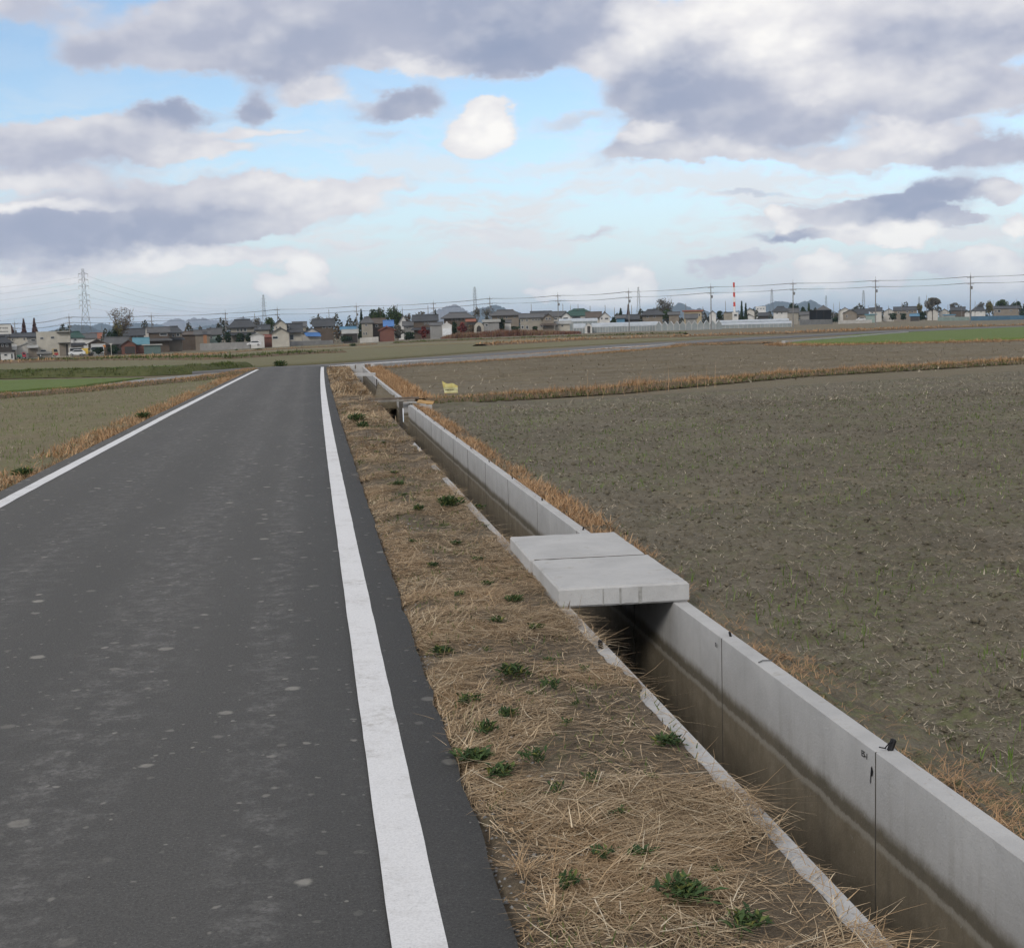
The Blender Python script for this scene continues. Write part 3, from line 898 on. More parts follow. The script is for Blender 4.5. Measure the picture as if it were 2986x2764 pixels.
# far end: headwall with a slot, gate channel, drain opening
bY = float(bend(67))
hw = MB().bevbox(1.30, 1.72, 67.0, 67.12, -0.86, 0.10, 0.01).bevbox(1.78, 2.20, 67.0, 67.12, -0.86, 0.14, 0.01).box(1.70, 1.80, 67.03, 67.10, -0.86, -0.1)
o = hw.build('headwall', m_conc, ditch); o.location = (-1.78 + bY, -4.87, 0)
m_rust = plain((0.045, 0.032, 0.026), 0.8, 0.4, 6)
for gx0, gx1, gz1 in ((2.055, 2.083, 0.02), (1.50, 1.53, 0.0)):
    gate = MB().box(gx0, gx1, 48.2, 48.30, -0.8, gz1).build('gate_rail', m_rust, ditch)
    gate.location = (-1.78 + float(bend(48.2)), -4.87, 0)
cheek = MB().bevbox(2.08, 2.62, 31.10, 31.19, -0.86, -0.03, 0.008).bevbox(2.08, 2.62, 32.78, 32.86, -0.86, -0.03, 0.008).box(2.05, 3.2, 31.19, 32.78, -0.84, -0.5)
o = cheek.build('drain_outlet', m_wall, ditch); o.location = (-1.78 + 0.1, -4.87, 0)

# ------------------------------------------------------------------ the two cover slabs
m_seam = plain((0.30, 0.295, 0.28), .9, .25, 30)
def cover(y0, y1, label, tilt, seams=()):
    th = 0.118
    L = y1 - y0
    mb = MB()
    nx_, ny_ = 14, 18
    # chipped, slightly uneven edges: perimeter ring with noise
    def ring(inset, z, am, seed):
        pts = []
        r_ = random.Random(seed)
        for i in range(nx_): pts.append((i / nx_, 0.0))
        for i in range(ny_): pts.append((1.0, i / ny_))
        for i in range(nx_): pts.append((1 - i / nx_, 1.0))
        for i in range(ny_): pts.append((0.0, 1 - i / ny_))
        out = []
        for u, v in pts:
            x = -0.395 + inset + u * (0.79 - 2 * inset); y = inset + v * (L - 2 * inset)
            out.append((x + r_.uniform(-am, am), y + r_.uniform(-am, am), z + r_.uniform(-am, am) * 0.6))
        return out
    R0, R1, R2, R3 = ring(0.012, 0.0, 0.001, 1), ring(0.0, 0.012, 0.002, 2), ring(0.0, th - 0.012, 0.002, 3), ring(0.011, th, 0.0025, int(y0 * 10))
    N = len(R0)
    vs = R0 + R1 + R2 + R3
    fs = [tuple(range(N - 1, -1, -1)), tuple(range(3 * N, 4 * N))]
    for k_ in range(3):
        for i in range(N):
            j = (i + 1) % N
            fs.append((k_ * N + i, k_ * N + j, (k_ + 1) * N + j, (k_ + 1) * N + i))
    mb.add(vs, fs)
    o = mb.build('cover_slab', m_conc)
    if seams:
        MB().box(-0.375, 0.375, L - 0.004, L + 0.038, 0.06, th - 0.003).build('joint_dirt', m_joint, o)
    for sx0, sw in seams:
        MB().box(sx0, sx0 + sw, -0.0015, 0.004, 0.006, th - 0.014).build('casting_seam', m_seam, o)
    o.location = (1.782 + float(bend(y0)), y0, 0.003)
    o.rotation_euler = (0, 0, tilt)
    tag(o, label, 'slab', 'concrete slabs bridging the ditch')
cover(7.83, 8.86, 'concrete cover slab bridging the ditch, the nearer with the grooved front face', -0.012, ((-.13, .006), (-.03, .012), (.085, .022)))
cover(8.895, 9.93, 'concrete cover slab bridging the ditch, the farther of the pair', -0.018)
# narrow casting ribs on the near face (board marks)
# ------------------------------------------------------------------ strut, planks
o = MB().bevbox(-0.42, 0.40, -0.06, 0.06, 0.0, 0.115, 0.012).build('concrete_strut', m_conc)
o.location = (1.80 + float(bend(52.6)), 52.6, 0.0); o.rotation_euler = (0, 0, -0.03)
tag(o, 'short square concrete beam laid across the far end of the ditch', 'beam')
m_wood = plain((0.13, 0.105, 0.085), 0.9, 0.35, 7)
m_wood2 = plain((0.20, 0.185, 0.165), 0.9, 0.3, 7)
o = MB().bevbox(-0.62, 0.62, -0.05, 0.05, 0, 0.045, 0.006).build('wooden_plank', m_wood)
o.location = (1.98, 33.25, 0.02); o.rotation_euler = (0, 0.0, 0.03)
tag(o, 'dark weathered plank laid across the ditch, the farther of two', 'plank', 'planks across the ditch')
o = MB().bevbox(-0.52, 0.52, -0.045, 0.045, 0, 0.04, 0.006).build('wooden_plank', m_wood2)
o.location = (1.92, 32.6, 0.0); o.rotation_euler = (0, 0.0, -0.02)
tag(o, 'pale grey plank laid across the ditch, the nearer of two', 'plank', 'planks across the ditch')
o = MB().bevbox(-0.24, 0.24, -0.11, 0.11, 0, 0.03, 0.006).build('orange_board', plain((0.40, 0.25, 0.11), 0.85, 0.3, 5))
o.scale = (.8, .8, .8); o.location = (2.62, 31.7, 0.0); o.rotation_euler = (0.28, 0.12, -0.35)
tag(o, 'short orange board dropped beside the ditch drain opening', 'board')
o = MB().bevbox(-0.14, 0.14, -0.04, 0.04, 0, 0.035, 0.006).build('wood_scrap', m_wood)
o.location = (1.06, 33.6, 0.03)
tag(o, 'dark wood scrap lying in the verge grass left of the planks', 'wood scrap')

# ------------------------------------------------------------------ far hills (real ridges, kilometres away)
def hill(D, prof, mat, depth=0.10, base=975):
    """ridge whose skyline passes through the given photograph pixels at distance D"""
    xs = np.array([p[0] for p in prof], float); yy = np.array([p[1] for p in prof], float)
    n = 150
    px = np.linspace(xs[0], xs[-1], n)
    py = np.interp(px, xs, yy)
    P0 = np.array([at_depth(a, b_, D) for a, b_ in zip(px, py)])
    top = P0[:, 2] + (fbm(px * 0.35, px * 0) - .5) * 7 * D / FPX
    dirs = P0[:, :2] / np.linalg.norm(P0[:, :2], axis=1, keepdims=True)
    m_ = 24
    V = np.zeros((m_, n, 3))
    for j in range(m_):
        t_ = -1 + 2 * j / (m_ - 1)
        off = t_ * depth * D
        prof_ = max(0.0, 1 - abs(t_)) ** 0.9
        V[j, :, :2] = P0[:, :2] + dirs * off
        rough = (fbm(px * 0.06 + j * 0.35, px * 0 + j * 0.5 + D) - .5) * (1 - prof_) * 1.2
        V[j, :, 2] = np.maximum(-8.0, (top + 8) * np.clip(prof_ + rough * prof_, 0, 1) - 8)
    return tag(arr_mesh('hill', V.reshape(-1, 3), grid_faces(m_, n), mat, smooth=True), kind='structure')

m_hill, t, b = new_mat('wooded_hill')
P = t.n('ShaderNodeNewGeometry').outputs['Position']
setc(t, b, t.ramp(t.noise(P, 0.004, 6, 0.7).outputs[0], [(0.3, (0.018, 0.026, 0.024)), (0.6, (0.035, 0.042, 0.036)), (0.8, (0.07, 0.058, 0.05))]))
bump(t, b, t.noise(P, 0.02, 4, 0.7).outputs[0], 0.8, 30)
m_hill2, t, b = new_mat('bare_hill')
P = t.n('ShaderNodeNewGeometry').outputs['Position']
setc(t, b, t.ramp(t.noise(P, 0.002, 6, 0.7).outputs[0], [(0.3, (0.06, 0.065, 0.05)), (0.5, (0.16, 0.12, 0.10)), (0.75, (0.22, 0.16, 0.13))]))
hill(5000, [(100, 975), (130, 968), (175, 957), (200, 949), (222, 945), (262, 948), (285, 960), (310, 972), (330, 980)], m_hill)
hill(8000, [(240, 960), (265, 950), (285, 941), (300, 942), (325, 949), (345, 950), (390, 940), (430, 942), (470, 946), (500, 955), (520, 972)], m_hill)
hill(12000, [(380, 975), (395, 945), (440, 941), (470, 945), (500, 929), (520, 926), (540, 934), (552, 930), (566, 923), (578, 930), (593, 925), (613, 932), (650, 932), (685, 930), (700, 924), (730, 927), (760, 937), (800, 950), (840, 965)], m_hill2)
hill(7000, [(500, 985), (535, 966), (565, 956), (620, 946), (660, 942), (720, 950), (780, 960), (830, 975)], m_hill)
hill(10000, [(1200, 940), (1240, 915), (1273, 903), (1303, 890), (1310, 891), (1323, 885), (1338, 890), (1363, 906), (1400, 925), (1440, 945)], m_hill2)
hill(8000, [(1340, 940), (1368, 909), (1395, 897), (1420, 893), (1440, 887), (1455, 889), (1480, 899), (1495, 905), (1515, 908), (1530, 917), (1560, 930), (1590, 945)], m_hill)
hill(8000, [(1800, 950), (1850, 922), (1875, 911), (1900, 899), (1920, 893), (1945, 894), (1968, 889), (1980, 880), (1990, 883), (2020, 899), (2028, 902), (2038, 897), (2063, 908), (2100, 914), (2150, 905), (2200, 908), (2240, 930)], m_hill)
hill(8000, [(2140, 930), (2180, 903), (2200, 895), (2230, 889), (2248, 881), (2266, 876), (2300, 880), (2330, 882), (2348, 876), (2354, 878), (2366, 873), (2380, 880), (2400, 891), (2418, 900), (2450, 915), (2490, 930)], m_hill)

# ------------------------------------------------------------------ buildings
CLR = dict(
    cream=(0.54, 0.50, 0.42), beige=(0.36, 0.325, 0.265), white=(0.70, 0.69, 0.67), grey=(0.30, 0.295, 0.285), brown=(0.135, 0.10, 0.075),
    redwood=(0.215, 0.085, 0.06), dark=(0.075, 0.065, 0.06), tan=(0.27, 0.225, 0.175), yellow=(0.50, 0.40, 0.24), orange=(0.44, 0.20, 0.085),
    teal=(0.13, 0.20, 0.19), rooftile=(0.075, 0.08, 0.09), roofgrey=(0.125, 0.125, 0.128), roofdark=(0.06, 0.065, 0.075), roofgreen=(0.045, 0.115, 0.095),
    roofblue=(0.09, 0.26, 0.42), tarp=(0.06, 0.21, 0.55), roofbrown=(0.135, 0.105, 0.085), rooforange=(0.36, 0.12, 0.06), roofpale=(0.42, 0.42, 0.40),
    roofred=(0.30, 0.09, 0.06), cyan=(0.10, 0.29, 0.37), palewall=(0.60, 0.57, 0.52), black=(0.012, 0.013, 0.015), bluesheet=(0.07, 0.17, 0.27), palegreen=(0.30, 0.40, 0.36))
def C(n, rough=0.85):
    c = CLR[n]; g_ = sum(c) / 3
    return plain(tuple(.82 * (.82 * v + .18 * g_) for v in c), rough, 0.16, 0.5)
m_glass = plain((0.02, 0.025, 0.03), 0.15, 0.3, 0.4, spec=0.5)
m_frame = plain((0.42, 0.42, 0.42), 0.6, 0.1)
m_trim = plain((0.55, 0.54, 0.52), 0.8, 0.1)


def anchor(name, pxc, yb, D, rz=0.0, lift=0.0):
    p = at_depth(pxc, yb, D)
    th = math.atan2(p[0], p[1])
    return empty(name, (p[0], p[1], p[2] + lift), -th + rz)


def windows(root, D, xc, yb, wins, face=-0.0, frame=True):
    s = D / FPX
    for (a, b_, c, d) in wins:
        x0, x1, z0, z1 = (a - xc) * s, (b_ - xc) * s, (yb - d) * s, (yb - c) * s
        wn = MB().box(x0, x1, face - 0.10, face + 0.04, z0, z1).build('window', m_frame, root)
        e = min(0.16, (x1 - x0) * .18, (z1 - z0) * .18)
        MB().box(x0 + e, x1 - e, face - 0.13, face - 0.02, z0 + e, z1 - e).build('pane', m_glass, wn)


def roof_mesh(kind, x0, x1, dp, he, hr, ov, th=0.22, rf=0.5):
    """returns roof MB; house front at y=0, back at y=dp"""
    r = MB()
    xm, ym = (x0 + x1) / 2, dp / 2
    if kind == 'gs':
        sl = (hr - he) / ym
        ze = he - sl * ov
        r.slab((x0 - ov, -ov, ze + th), (x1 + ov, -ov, ze + th), (x1 + ov, ym, hr + th), (x0 - ov, ym, hr + th), th)
        r.slab((x0 - ov, ym, hr + th), (x1 + ov, ym, hr + th), (x1 + ov, dp + ov, ze + th), (x0 - ov, dp + ov, ze + th), th)
        r.box(x0 - ov - .05, x1 + ov + .05, ym - 0.2, ym + 0.2, hr + th * .6, hr + th + 0.16)
    elif kind == 'gf':
        sl = (hr - he) / ((x1 - x0) / 2)
        ze = he - sl * ov
        r.slab((x0 - ov, -ov, ze + th), (xm, -ov, hr + th), (xm, dp + ov, hr + th), (x0 - ov, dp + ov, ze + th), th)
        r.slab((xm, -ov, hr + th), (x1 + ov, -ov, ze + th), (x1 + ov, dp + ov, ze + th), (xm, dp + ov, hr + th), th)
        r.box(xm - 0.2, xm + 0.2, -ov - .05, dp + ov + .05, hr + th * .6, hr + th + 0.14)
    elif kind == 'hip':
        hl = (x1 - x0) / 2 * rf
        a = [(x0 - ov, -ov, he), (x1 + ov, -ov, he), (x1 + ov, dp + ov, he), (x0 - ov, dp + ov, he), (xm - hl, ym, hr + th), (xm + hl, ym, hr + th)]
        lo = [(p[0], p[1], p[2] - th) for p in a[:4]]
        r.add(a + lo, [(0, 1, 5, 4), (1, 2, 5), (2, 3, 4, 5), (3, 0, 4), (0, 6, 7, 1), (1, 7, 8, 2), (2, 8, 9, 3), (3, 9, 6, 0), (9, 8, 7, 6)])
        r.box(xm - hl - .1, xm + hl + .1, ym - 0.22, ym + 0.22, hr + th * .7, hr + th + 0.22)
    else:
        r.box(x0 - ov, x1 + ov, -ov, dp + ov, he, he + max(0.12, hr - he))
    return r


def house(name, label, cat, D, xl, xr, yb, ye, yr, kind, wall, roof, wins=(), dp=None, rz=0.0, ov=0.5, group=None, rf=0.5, lower=None, auto=True, rough=0.85):
    s = D / FPX
    xc = (xl + xr) / 2
    root = anchor(name, xc, yb, D, rz)
    tag(root, label, cat, group)
    hw = (xr - xl) / 2 * s
    he, hr = (yb - ye) * s, (yb - yr) * s
    dp = dp or max(5.0, min(10.0, hw * 1.5))
    wl = MB()
    if kind == 'gf':
        wl.prism([(-hw, -3), (hw, -3), (hw, he), (0, hr), (-hw, he)], 0, dp)
    elif kind == 'gs':
        wl.prismx([(0, -3), (dp, -3), (dp, he), (dp / 2, hr), (0, he)], -hw, hw)
    else:
        wl.box(-hw, hw, 0, dp, -3, he)
    wl.build('wall', C(wall), root)
    ov = min(ov, hw * .3)
    roof_mesh(kind, -hw, hw, dp, he, hr, ov, rf=rf).build('roof', C(roof, 0.6), root)
    wl_ = list(wins)
    if not wl_ and auto and (ye < yb - 9) and (xr - xl) > 16:
        k = max(1, int((xr - xl) / 15))
        for i in range(k):
            cx = xl + (xr - xl) * (i + 0.5) / k
            wl_.append((cx - 2.6, cx + 2.6, ye + 3.0, ye + 3.0 + min(6, (yb - ye) * .35)))
    windows(root, D, xc, yb, wl_)
    if lower:      # a skirt roof over the ground floor: (y, thickness px, colour)
        ly, lt, lc = lower
        z = (yb - ly) * s
        m_ = MB()
        m_.slab((-hw - .9, -1.6, z - .25), (hw + .9, -1.6, z - .25), (hw + .3, -0.02, z + lt * s), (-hw - .3, -0.02, z + lt * s), 0.2)
        m_.build('lower_roof', C(lc, .6), root)
    return root


H = house
# --- far left: workshops
H('house', 'dark hip-roofed house cut by the left edge of the photo', 'house', 330, -34, 34, 1046, 1000, 985, 'hip', 'dark', 'roofdark', [(6, 12, 1004, 1012), (18, 25, 1004, 1012)])
H('site_hut', 'low white flat-roofed hut beside the leftmost utility pole', 'hut', 318, 4, 41, 1049, 1030, 1028, 'flat', 'white', 'grey', [(13, 22, 1032, 1038), (32, 37, 1032, 1046)], dp=4, ov=.2)
H('shed', 'small shed with pale tilted roof behind the white hut', 'shed', 335, 18, 46, 1046, 1021, 1008, 'gs', 'brown', 'roofpale', dp=6, auto=False)
lb = H('long_hall', 'long cream hall with dark roof below the conical red-brown trees', 'hall', 400, 8, 112, 1040, 984, 974, 'gs', 'cream', 'roofdark',
       [(14, 17, 989, 994), (28, 31, 988, 994), (39, 42, 987, 994), (53, 56, 982, 987), (71, 75, 985, 993), (80, 83, 985, 992)], dp=10, ov=.3)
H('house', 'two-storey grey-brown house wedged between long hall and cream factory', 'house', 360, 84, 111, 1040, 985, 983, 'flat', 'grey', 'roofdark', [(93, 106, 989, 996)], dp=6)
ws_ = H('workshop', 'pale gabled workshop with brown shutter left of the cream factory', 'workshop', 340, 50, 111, 1043, 1013, 1001, 'gf', 'palewall', 'roofpale', [(79, 83, 1030, 1034)], dp=9, ov=.3)
MB().box(0.25, 2.5, -0.08, 0.02, 0.0, 2.3).build('shutter', C('tan'), ws_)
MB().slab((-0.1, -1.2, 2.45), (2.7, -1.2, 2.45), (2.6, 0, 3.1), (0, 0, 3.1), 0.12).build('awning', C('roofpale'), ws_)
fa = H('factory', 'boxy cream two-storey factory with roller shutter near the left edge', 'factory', 350, 112, 206, 1039, 969, 967, 'flat', 'cream', 'cream',
       [(122, 132, 983, 989), (151, 162, 981, 988), (121, 137, 1019, 1025)], dp=12, ov=.05)
s_ = 350 / FPX
MB().box((174 - 159) * s_, (191 - 159) * s_, -0.09, 0.02, 0, 3.2).build('shutter', C('tan'), fa)
MB().box((192 - 159) * s_, (198 - 159) * s_, -0.08, 0.02, 0, 3.0).build('doorway', C('dark'), fa)
MB().box((171 - 159) * s_, (205 - 159) * s_, -1.2, 0, 3.25, 3.4).build('awning', C('roofgrey'), fa)
MB().box((169 - 159) * s_, (217 - 159) * s_, -1.0, 3.0, 5.9, 6.1).build('canopy', C('roofdark'), fa)
H('house', 'white house with dark green roof behind the parked white van', 'house', 385, 206, 245, 1038, 984, 970, 'hip', 'white', 'roofgreen', [(219, 226, 988, 994)], lower=(1004, 4, 'roofdark'))
H('house', 'low house with plain grey roof behind the big lattice pylon foot', 'house', 420, 240, 281, 1036, 986, 975, 'gs', 'white', 'roofgrey', auto=False)
H('house', 'far house showing only an orange roof slope behind the brown barn', 'house', 520, 270, 300, 1030, 986, 973, 'gs', 'white', 'rooforange', auto=False)
H('barn', 'brown gabled barn with rusty roof behind the round clipped hedge', 'barn', 360, 260, 310, 1033, 1003, 991, 'gf', 'brown', 'roofbrown', auto=False)
H('carport', 'pale arched carport roof next to the round clipped hedge', 'carport', 350, 272, 303, 1032, 1012, 1007, 'gs', 'grey', 'roofpale', auto=False, dp=5)
H('shed', 'long low shed with dark grey roof left of the red barn', 'shed', 372, 312, 372, 1034, 1002, 986, 'gs', 'dark', 'roofgrey', auto=False)
rb = H('barn', 'red-brown gabled barn with dark doorway below bright blue roof sheets', 'barn', 362, 356, 396, 1032, 1005, 992, 'gf', 'redwood', 'roofgrey', auto=False, dp=8)
MB().box(-1.0, 1.6, -0.06, 0.05, 0, 1.9).build('doorway', C('dark'), rb)
H('shed', 'red-brown shed with two turquoise roof sheets beside the red barn', 'shed', 366, 394, 432, 1031, 1003, 988, 'gs', 'redwood', 'cyan', auto=False)
H('house', 'dark tile-roofed house rising behind the turquoise roof sheets', 'house', 410, 363, 421, 1025, 977, 961, 'gs', 'brown', 'rooftile', [(374, 382, 980, 985), (392, 402, 980, 985)])
H('house', 'cream house with steep front gable behind the turquoise roof sheets', 'house', 420, 419, 441, 1025, 971, 954, 'gf', 'palewall', 'roofdark', auto=False)
H('house', 'two-storey brown house with white gable trim and grey tiled roof', 'house', 385, 437, 494, 1026, 969, 957, 'gs', 'brown', 'roofgrey', [(468, 490, 971, 980)], lower=(990, 3, 'roofgrey'))
H('house', 'two-storey tan house with dark hip roof right of the gabled brown house', 'house', 392, 488, 532, 1022, 970, 955, 'hip', 'tan', 'rooftile', [(504, 511, 975, 983), (516, 526, 972, 982)], lower=(988, 3, 'rooftile'))
H('lean_to', 'teal-sided lean-to full of clutter under the brown gabled house', 'lean-to', 352, 421, 468, 1027, 1007, 1004, 'flat', 'teal', 'roofpale', auto=False, dp=3)
# --- left of centre
H('house', 'low brown house with long grey roof against the blue slope', 'house', 420, 533, 580, 1012, 976, 969, 'gs', 'brown', 'roofbrown', auto=False)
H('storehouse', 'earth-walled storehouse with grey gable roof behind the block wall', 'storehouse', 412, 571, 612, 1006, 975, 965, 'gs', 'tan', 'roofgrey', auto=False)
H('storehouse', 'storehouse with an orange-painted wall panel behind the block wall', 'storehouse', 405, 594, 604, 1006, 976, 972, 'gs', 'orange', 'rooftile', auto=False, dp=4)
H('house', 'pale green-walled house with broad grey roof behind the block wall', 'house', 420, 610, 645, 1006, 975, 960, 'gs', 'palegreen', 'roofgrey', [(614, 620, 980, 988)])
big = H('farmhouse', 'large two-storey farmhouse with sweeping dark tiled roof and white eaves', 'house', 400, 676, 742, 1003, 954, 935, 'hip', 'beige', 'rooftile',
        [(693, 699, 957, 968), (702, 709, 957, 968), (712, 721, 957, 968), (675, 690, 953, 958)], rf=.66, ov=1.1, lower=(974, 5, 'rooftile'))
H('house', 'small house with white wall patches right of the big farmhouse', 'house', 415, 745, 786, 1003, 961, 950, 'gs', 'beige', 'rooftile', [(757, 763, 957, 964)])
H('shed', 'small pale corrugated shed with round-shouldered gable by the block wall', 'shed', 378, 732, 771, 1007, 981, 974, 'gf', 'white', 'roofpale', auto=False, dp=6, ov=.25)
H('lean_to', 'rust-red lean-to between the corrugated shed and cream house', 'lean-to', 388, 771, 794, 1005, 984, 979, 'gs', 'redwood', 'roofred', auto=False, dp=4)
H('house', 'cream gabled ground-floor wing beside the corrugated shed', 'house', 372, 794, 844, 1004, 971, 957, 'gf', 'cream', 'rooftile', [(795, 812, 980, 989)], ov=.6, dp=7)
H('house', 'cream upper storey with asymmetrical dark tiled gable roof', 'house', 384, 801, 838, 1003, 948, 933, 'gf', 'cream', 'rooftile', [(806, 810, 952, 958)], dp=8)
H('house', 'cream side wing with dark doorway right of the gabled cream wing', 'house', 386, 842, 880, 1000, 966, 946, 'gs', 'cream', 'rooftile', [(845, 858, 975, 992), (838, 846, 948, 960)], lower=(966, 4, 'rooftile'))
H('house', 'grey-roofed house peeping over the cream side wing', 'house', 440, 858, 893, 995, 952, 941, 'gs', 'beige', 'roofgrey', auto=False)
bt = H('storehouse', 'white-gabled storehouse half covered by a bright blue tarpaulin', 'storehouse', 400, 883, 936, 999, 973, 957, 'gf', 'palewall', 'rooftile', auto=False)
MB().slab((-1.6, -1.6, 1.9), (2.8, -1.6, 1.75), (2.3, 0.1, 3.0), (-2.3, 0.1, 3.1), 0.06).build('tarpaulin', C('tarp'), bt)
H('house', 'brown two-storey house with dark roof and white gable trim by bare trees', 'house', 420, 917, 974, 997, 950, 933, 'gs', 'brown', 'rooftile', [(941, 952, 952, 958), (958, 968, 952, 958)])
H('house', 'low house with light blue roof strip left of the narrow conifer', 'house', 430, 995, 1041, 994, 967, 955, 'gs', 'grey', 'roofblue', auto=False)
H('shed', 'low grey-roofed shed in front of the light blue roof strip', 'shed', 400, 1002, 1042, 996, 972, 964, 'gs', 'dark', 'roofpale', auto=False)
H('house', 'tall beige house with grey hip roof right of the narrow conifer', 'house', 400, 1056, 1088, 990, 941, 928, 'hip', 'beige', 'roofgrey', [(1066, 1072, 945, 952), (1060, 1064, 969, 977), (1067, 1071, 969, 977)])
H('house', 'brown tile-hung house joined to the tall beige house', 'house', 404, 1086, 1122, 990, 943, 931, 'gs', 'brown', 'roofbrown', [(1096, 1104, 947, 955)])
H('shed', 'rust-red shed with red eaves and white gable below the bamboo', 'shed', 388, 1108, 1150, 990, 963, 954, 'gf', 'redwood', 'roofred', auto=False)
H('shed', 'low house under a bright blue sheet roof below the bamboo', 'shed', 402, 1122, 1147, 990, 951, 937, 'gs', 'dark', 'tarp', auto=False)
H('house', 'white house with very steep front gable right of the bamboo', 'house', 430, 1163, 1190, 984, 944, 920, 'gf', 'white', 'rooftile', auto=False)
H('house', 'grey low house below the steep white gable', 'house', 415, 1178, 1208, 984, 950, 940, 'gs', 'grey', 'roofgrey', [(1185, 1192, 954, 959)])
H('house', 'brown house with long dark green-grey roof left of the red bushes', 'house', 410, 1208, 1276, 982, 935, 921, 'gs', 'brown', 'rooftile', [(1238, 1242, 940, 947), (1246, 1251, 940, 947)], lower=(958, 3, 'rooftile'))
sh = H('shed', 'grey shed with bright white gable front patched with a pale panel', 'shed', 385, 1255, 1292, 983, 950, 943, 'gs', 'grey', 'roofgrey', auto=False, dp=6, ov=.2)
wf = H('shed', 'small white gabled shed front with stained boards above the reeds', 'shed', 382, 1290, 1318, 983, 951, 942, 'gf', 'white', 'white', auto=False, dp=6, ov=.12)
MB().box(-1.2, 1.25, -0.12, 0.0, 0.6, 2.3).build('panel', plain((0.62, 0.64, 0.66), .8, .2, 1.5), wf)
H('house', 'broad dark-tiled house with small central gable beside the red maple', 'house', 415, 1296, 1378, 980, 927, 914, 'hip', 'brown', 'roofgrey',
  [(1318, 1321, 931, 935), (1328, 1331, 931, 935), (1334, 1337, 931, 937), (1345, 1349, 930, 935), (1355, 1359, 930, 935)], rf=.62, ov=1.0)
H('shed', 'shed with thin orange roof behind the red maple', 'shed', 405, 1362, 1386, 976, 938, 934, 'gs', 'dark', 'rooforange', auto=False, dp=4)
H('shed', 'pale flat-roofed garage right of the arched shed', 'shed', 400, 1411, 1456, 972, 940, 932, 'flat', 'grey', 'roofpale', [(1415, 1424, 944, 952)], dp=5)
H('house', 'broad grey-roofed house with white shutters behind the pale garage', 'house', 425, 1436, 1514, 974, 919, 907, 'hip', 'tan', 'roofgrey',
  [(1452, 1456, 923, 930), (1464, 1468, 923, 930), (1476, 1481, 923, 930), (1500, 1506, 922, 928)], rf=.6, ov=1.0)
H('hut', 'small white hut with sloping metal roof by the dark garden tree', 'hut', 405, 1473, 1490, 968, 942, 936, 'gs', 'white', 'roofgrey', auto=False, dp=4)
H('apartment_block', 'long beige two-storey apartment wing with six small windows', 'apartment', 400, 1518, 1584, 968, 927, 917, 'gs', 'beige', 'roofgrey',
  [(1520, 1527, 931, 937), (1534, 1541, 931, 937), (1552, 1558, 930, 936), (1561, 1567, 930, 936), (1569, 1575, 930, 936), (1520, 1528, 949, 958), (1534, 1541, 949, 960), (1576, 1582, 950, 955)], dp=9)
H('apartment_block', 'beige gable-fronted end of the apartment block with two windows', 'apartment', 397, 1583, 1616, 966, 928, 916, 'gf', 'tan', 'roofgrey',
  [(1592, 1598, 926, 934), (1601, 1607, 926, 934), (1586, 1592, 950, 955)], dp=9, lower=(945, 2, 'roofbrown'))
H('house', 'dark roof ridge visible behind the beige apartment wing', 'house', 470, 1551, 1606, 965, 918, 910, 'gs', 'beige', 'rooftile', auto=False)
H('house', 'white house with grey roof just right of the apartment block', 'house', 450, 1607, 1648, 965, 922, 911, 'gs', 'palewall', 'roofgrey', [(1616, 1626, 927, 933)])
H('house', 'white gable-fronted house between grey and green roofs', 'house', 445, 1639, 1664, 965, 923, 912, 'gf', 'white', 'roofdark', [(1643, 1657, 926, 931)])
H('house', 'long house with deep green metal roof behind the greenhouses', 'house', 460, 1664, 1704, 962, 920, 909, 'gs', 'palewall', 'roofgreen', [(1668, 1694, 923, 929)])
H('house', 'white gable at the right end of the green roof', 'house', 462, 1701, 1720, 962, 918, 910, 'gf', 'white', 'roofgreen', auto=False)
H('house', 'second green-roofed house farther behind the long green roof', 'house', 560, 1655, 1722, 955, 911, 903, 'hip', 'tan', 'roofgreen', auto=False)
H('house', 'low white house with dark brown roof and gable above the greenhouse roof', 'house', 450, 1712, 1752, 962, 925, 912, 'gs', 'palewall', 'roofbrown', auto=False)
H('house', 'white gable end with two windows above the greenhouse roof', 'house', 446, 1749, 1779, 962, 925, 911, 'gf', 'white', 'roofbrown', [(1753, 1758, 926, 932), (1764, 1775, 927, 932)])
H('hut', 'small white hut with brown eaves at the left end of the greenhouses', 'hut', 400, 1617, 1662, 967, 945, 940, 'gs', 'cream', 'roofpale', [(1622, 1627, 949, 953), (1637, 1643, 948, 953)], dp=5)
# --- right of centre
H('shed', 'small shed with bright blue walls between dark conifers', 'shed', 470, 1799, 1822, 958, 928, 922, 'gs', 'roofblue', 'roofgrey', auto=False, dp=5)
H('house', 'dark roofed low house right of the small blue shed', 'house', 475, 1819, 1862, 957, 931, 920, 'gs', 'dark', 'rooftile', auto=False)
H('house', 'broad tan house with dark hip roof left of the big bare tree', 'house', 480, 1874, 1932, 955, 918, 905, 'hip', 'tan', 'rooftile', [(1885, 1892, 921, 927), (1905, 1912, 921, 927)], ov=1.0)
H('house', 'small grey-roofed house below the big bare tree', 'house', 490, 1951, 1980, 952, 918, 912, 'gs', 'tan', 'roofgrey', auto=False)
H('house', 'yellow house with orange roof bands behind the sawtooth greenhouse', 'house', 500, 1995, 2046, 950, 909, 905, 'flat', 'yellow', 'rooforange', [(2037, 2042, 915, 923)], dp=9, ov=.6)
H('house', 'low dark-roofed house in front of the yellow house', 'house', 470, 2000, 2032, 952, 928, 918, 'gs', 'grey', 'roofgrey', auto=False)
H('house', 'white gabled house just right of the yellow house', 'house', 560, 2069, 2088, 942, 916, 908, 'gf', 'white', 'roofdark', auto=False)
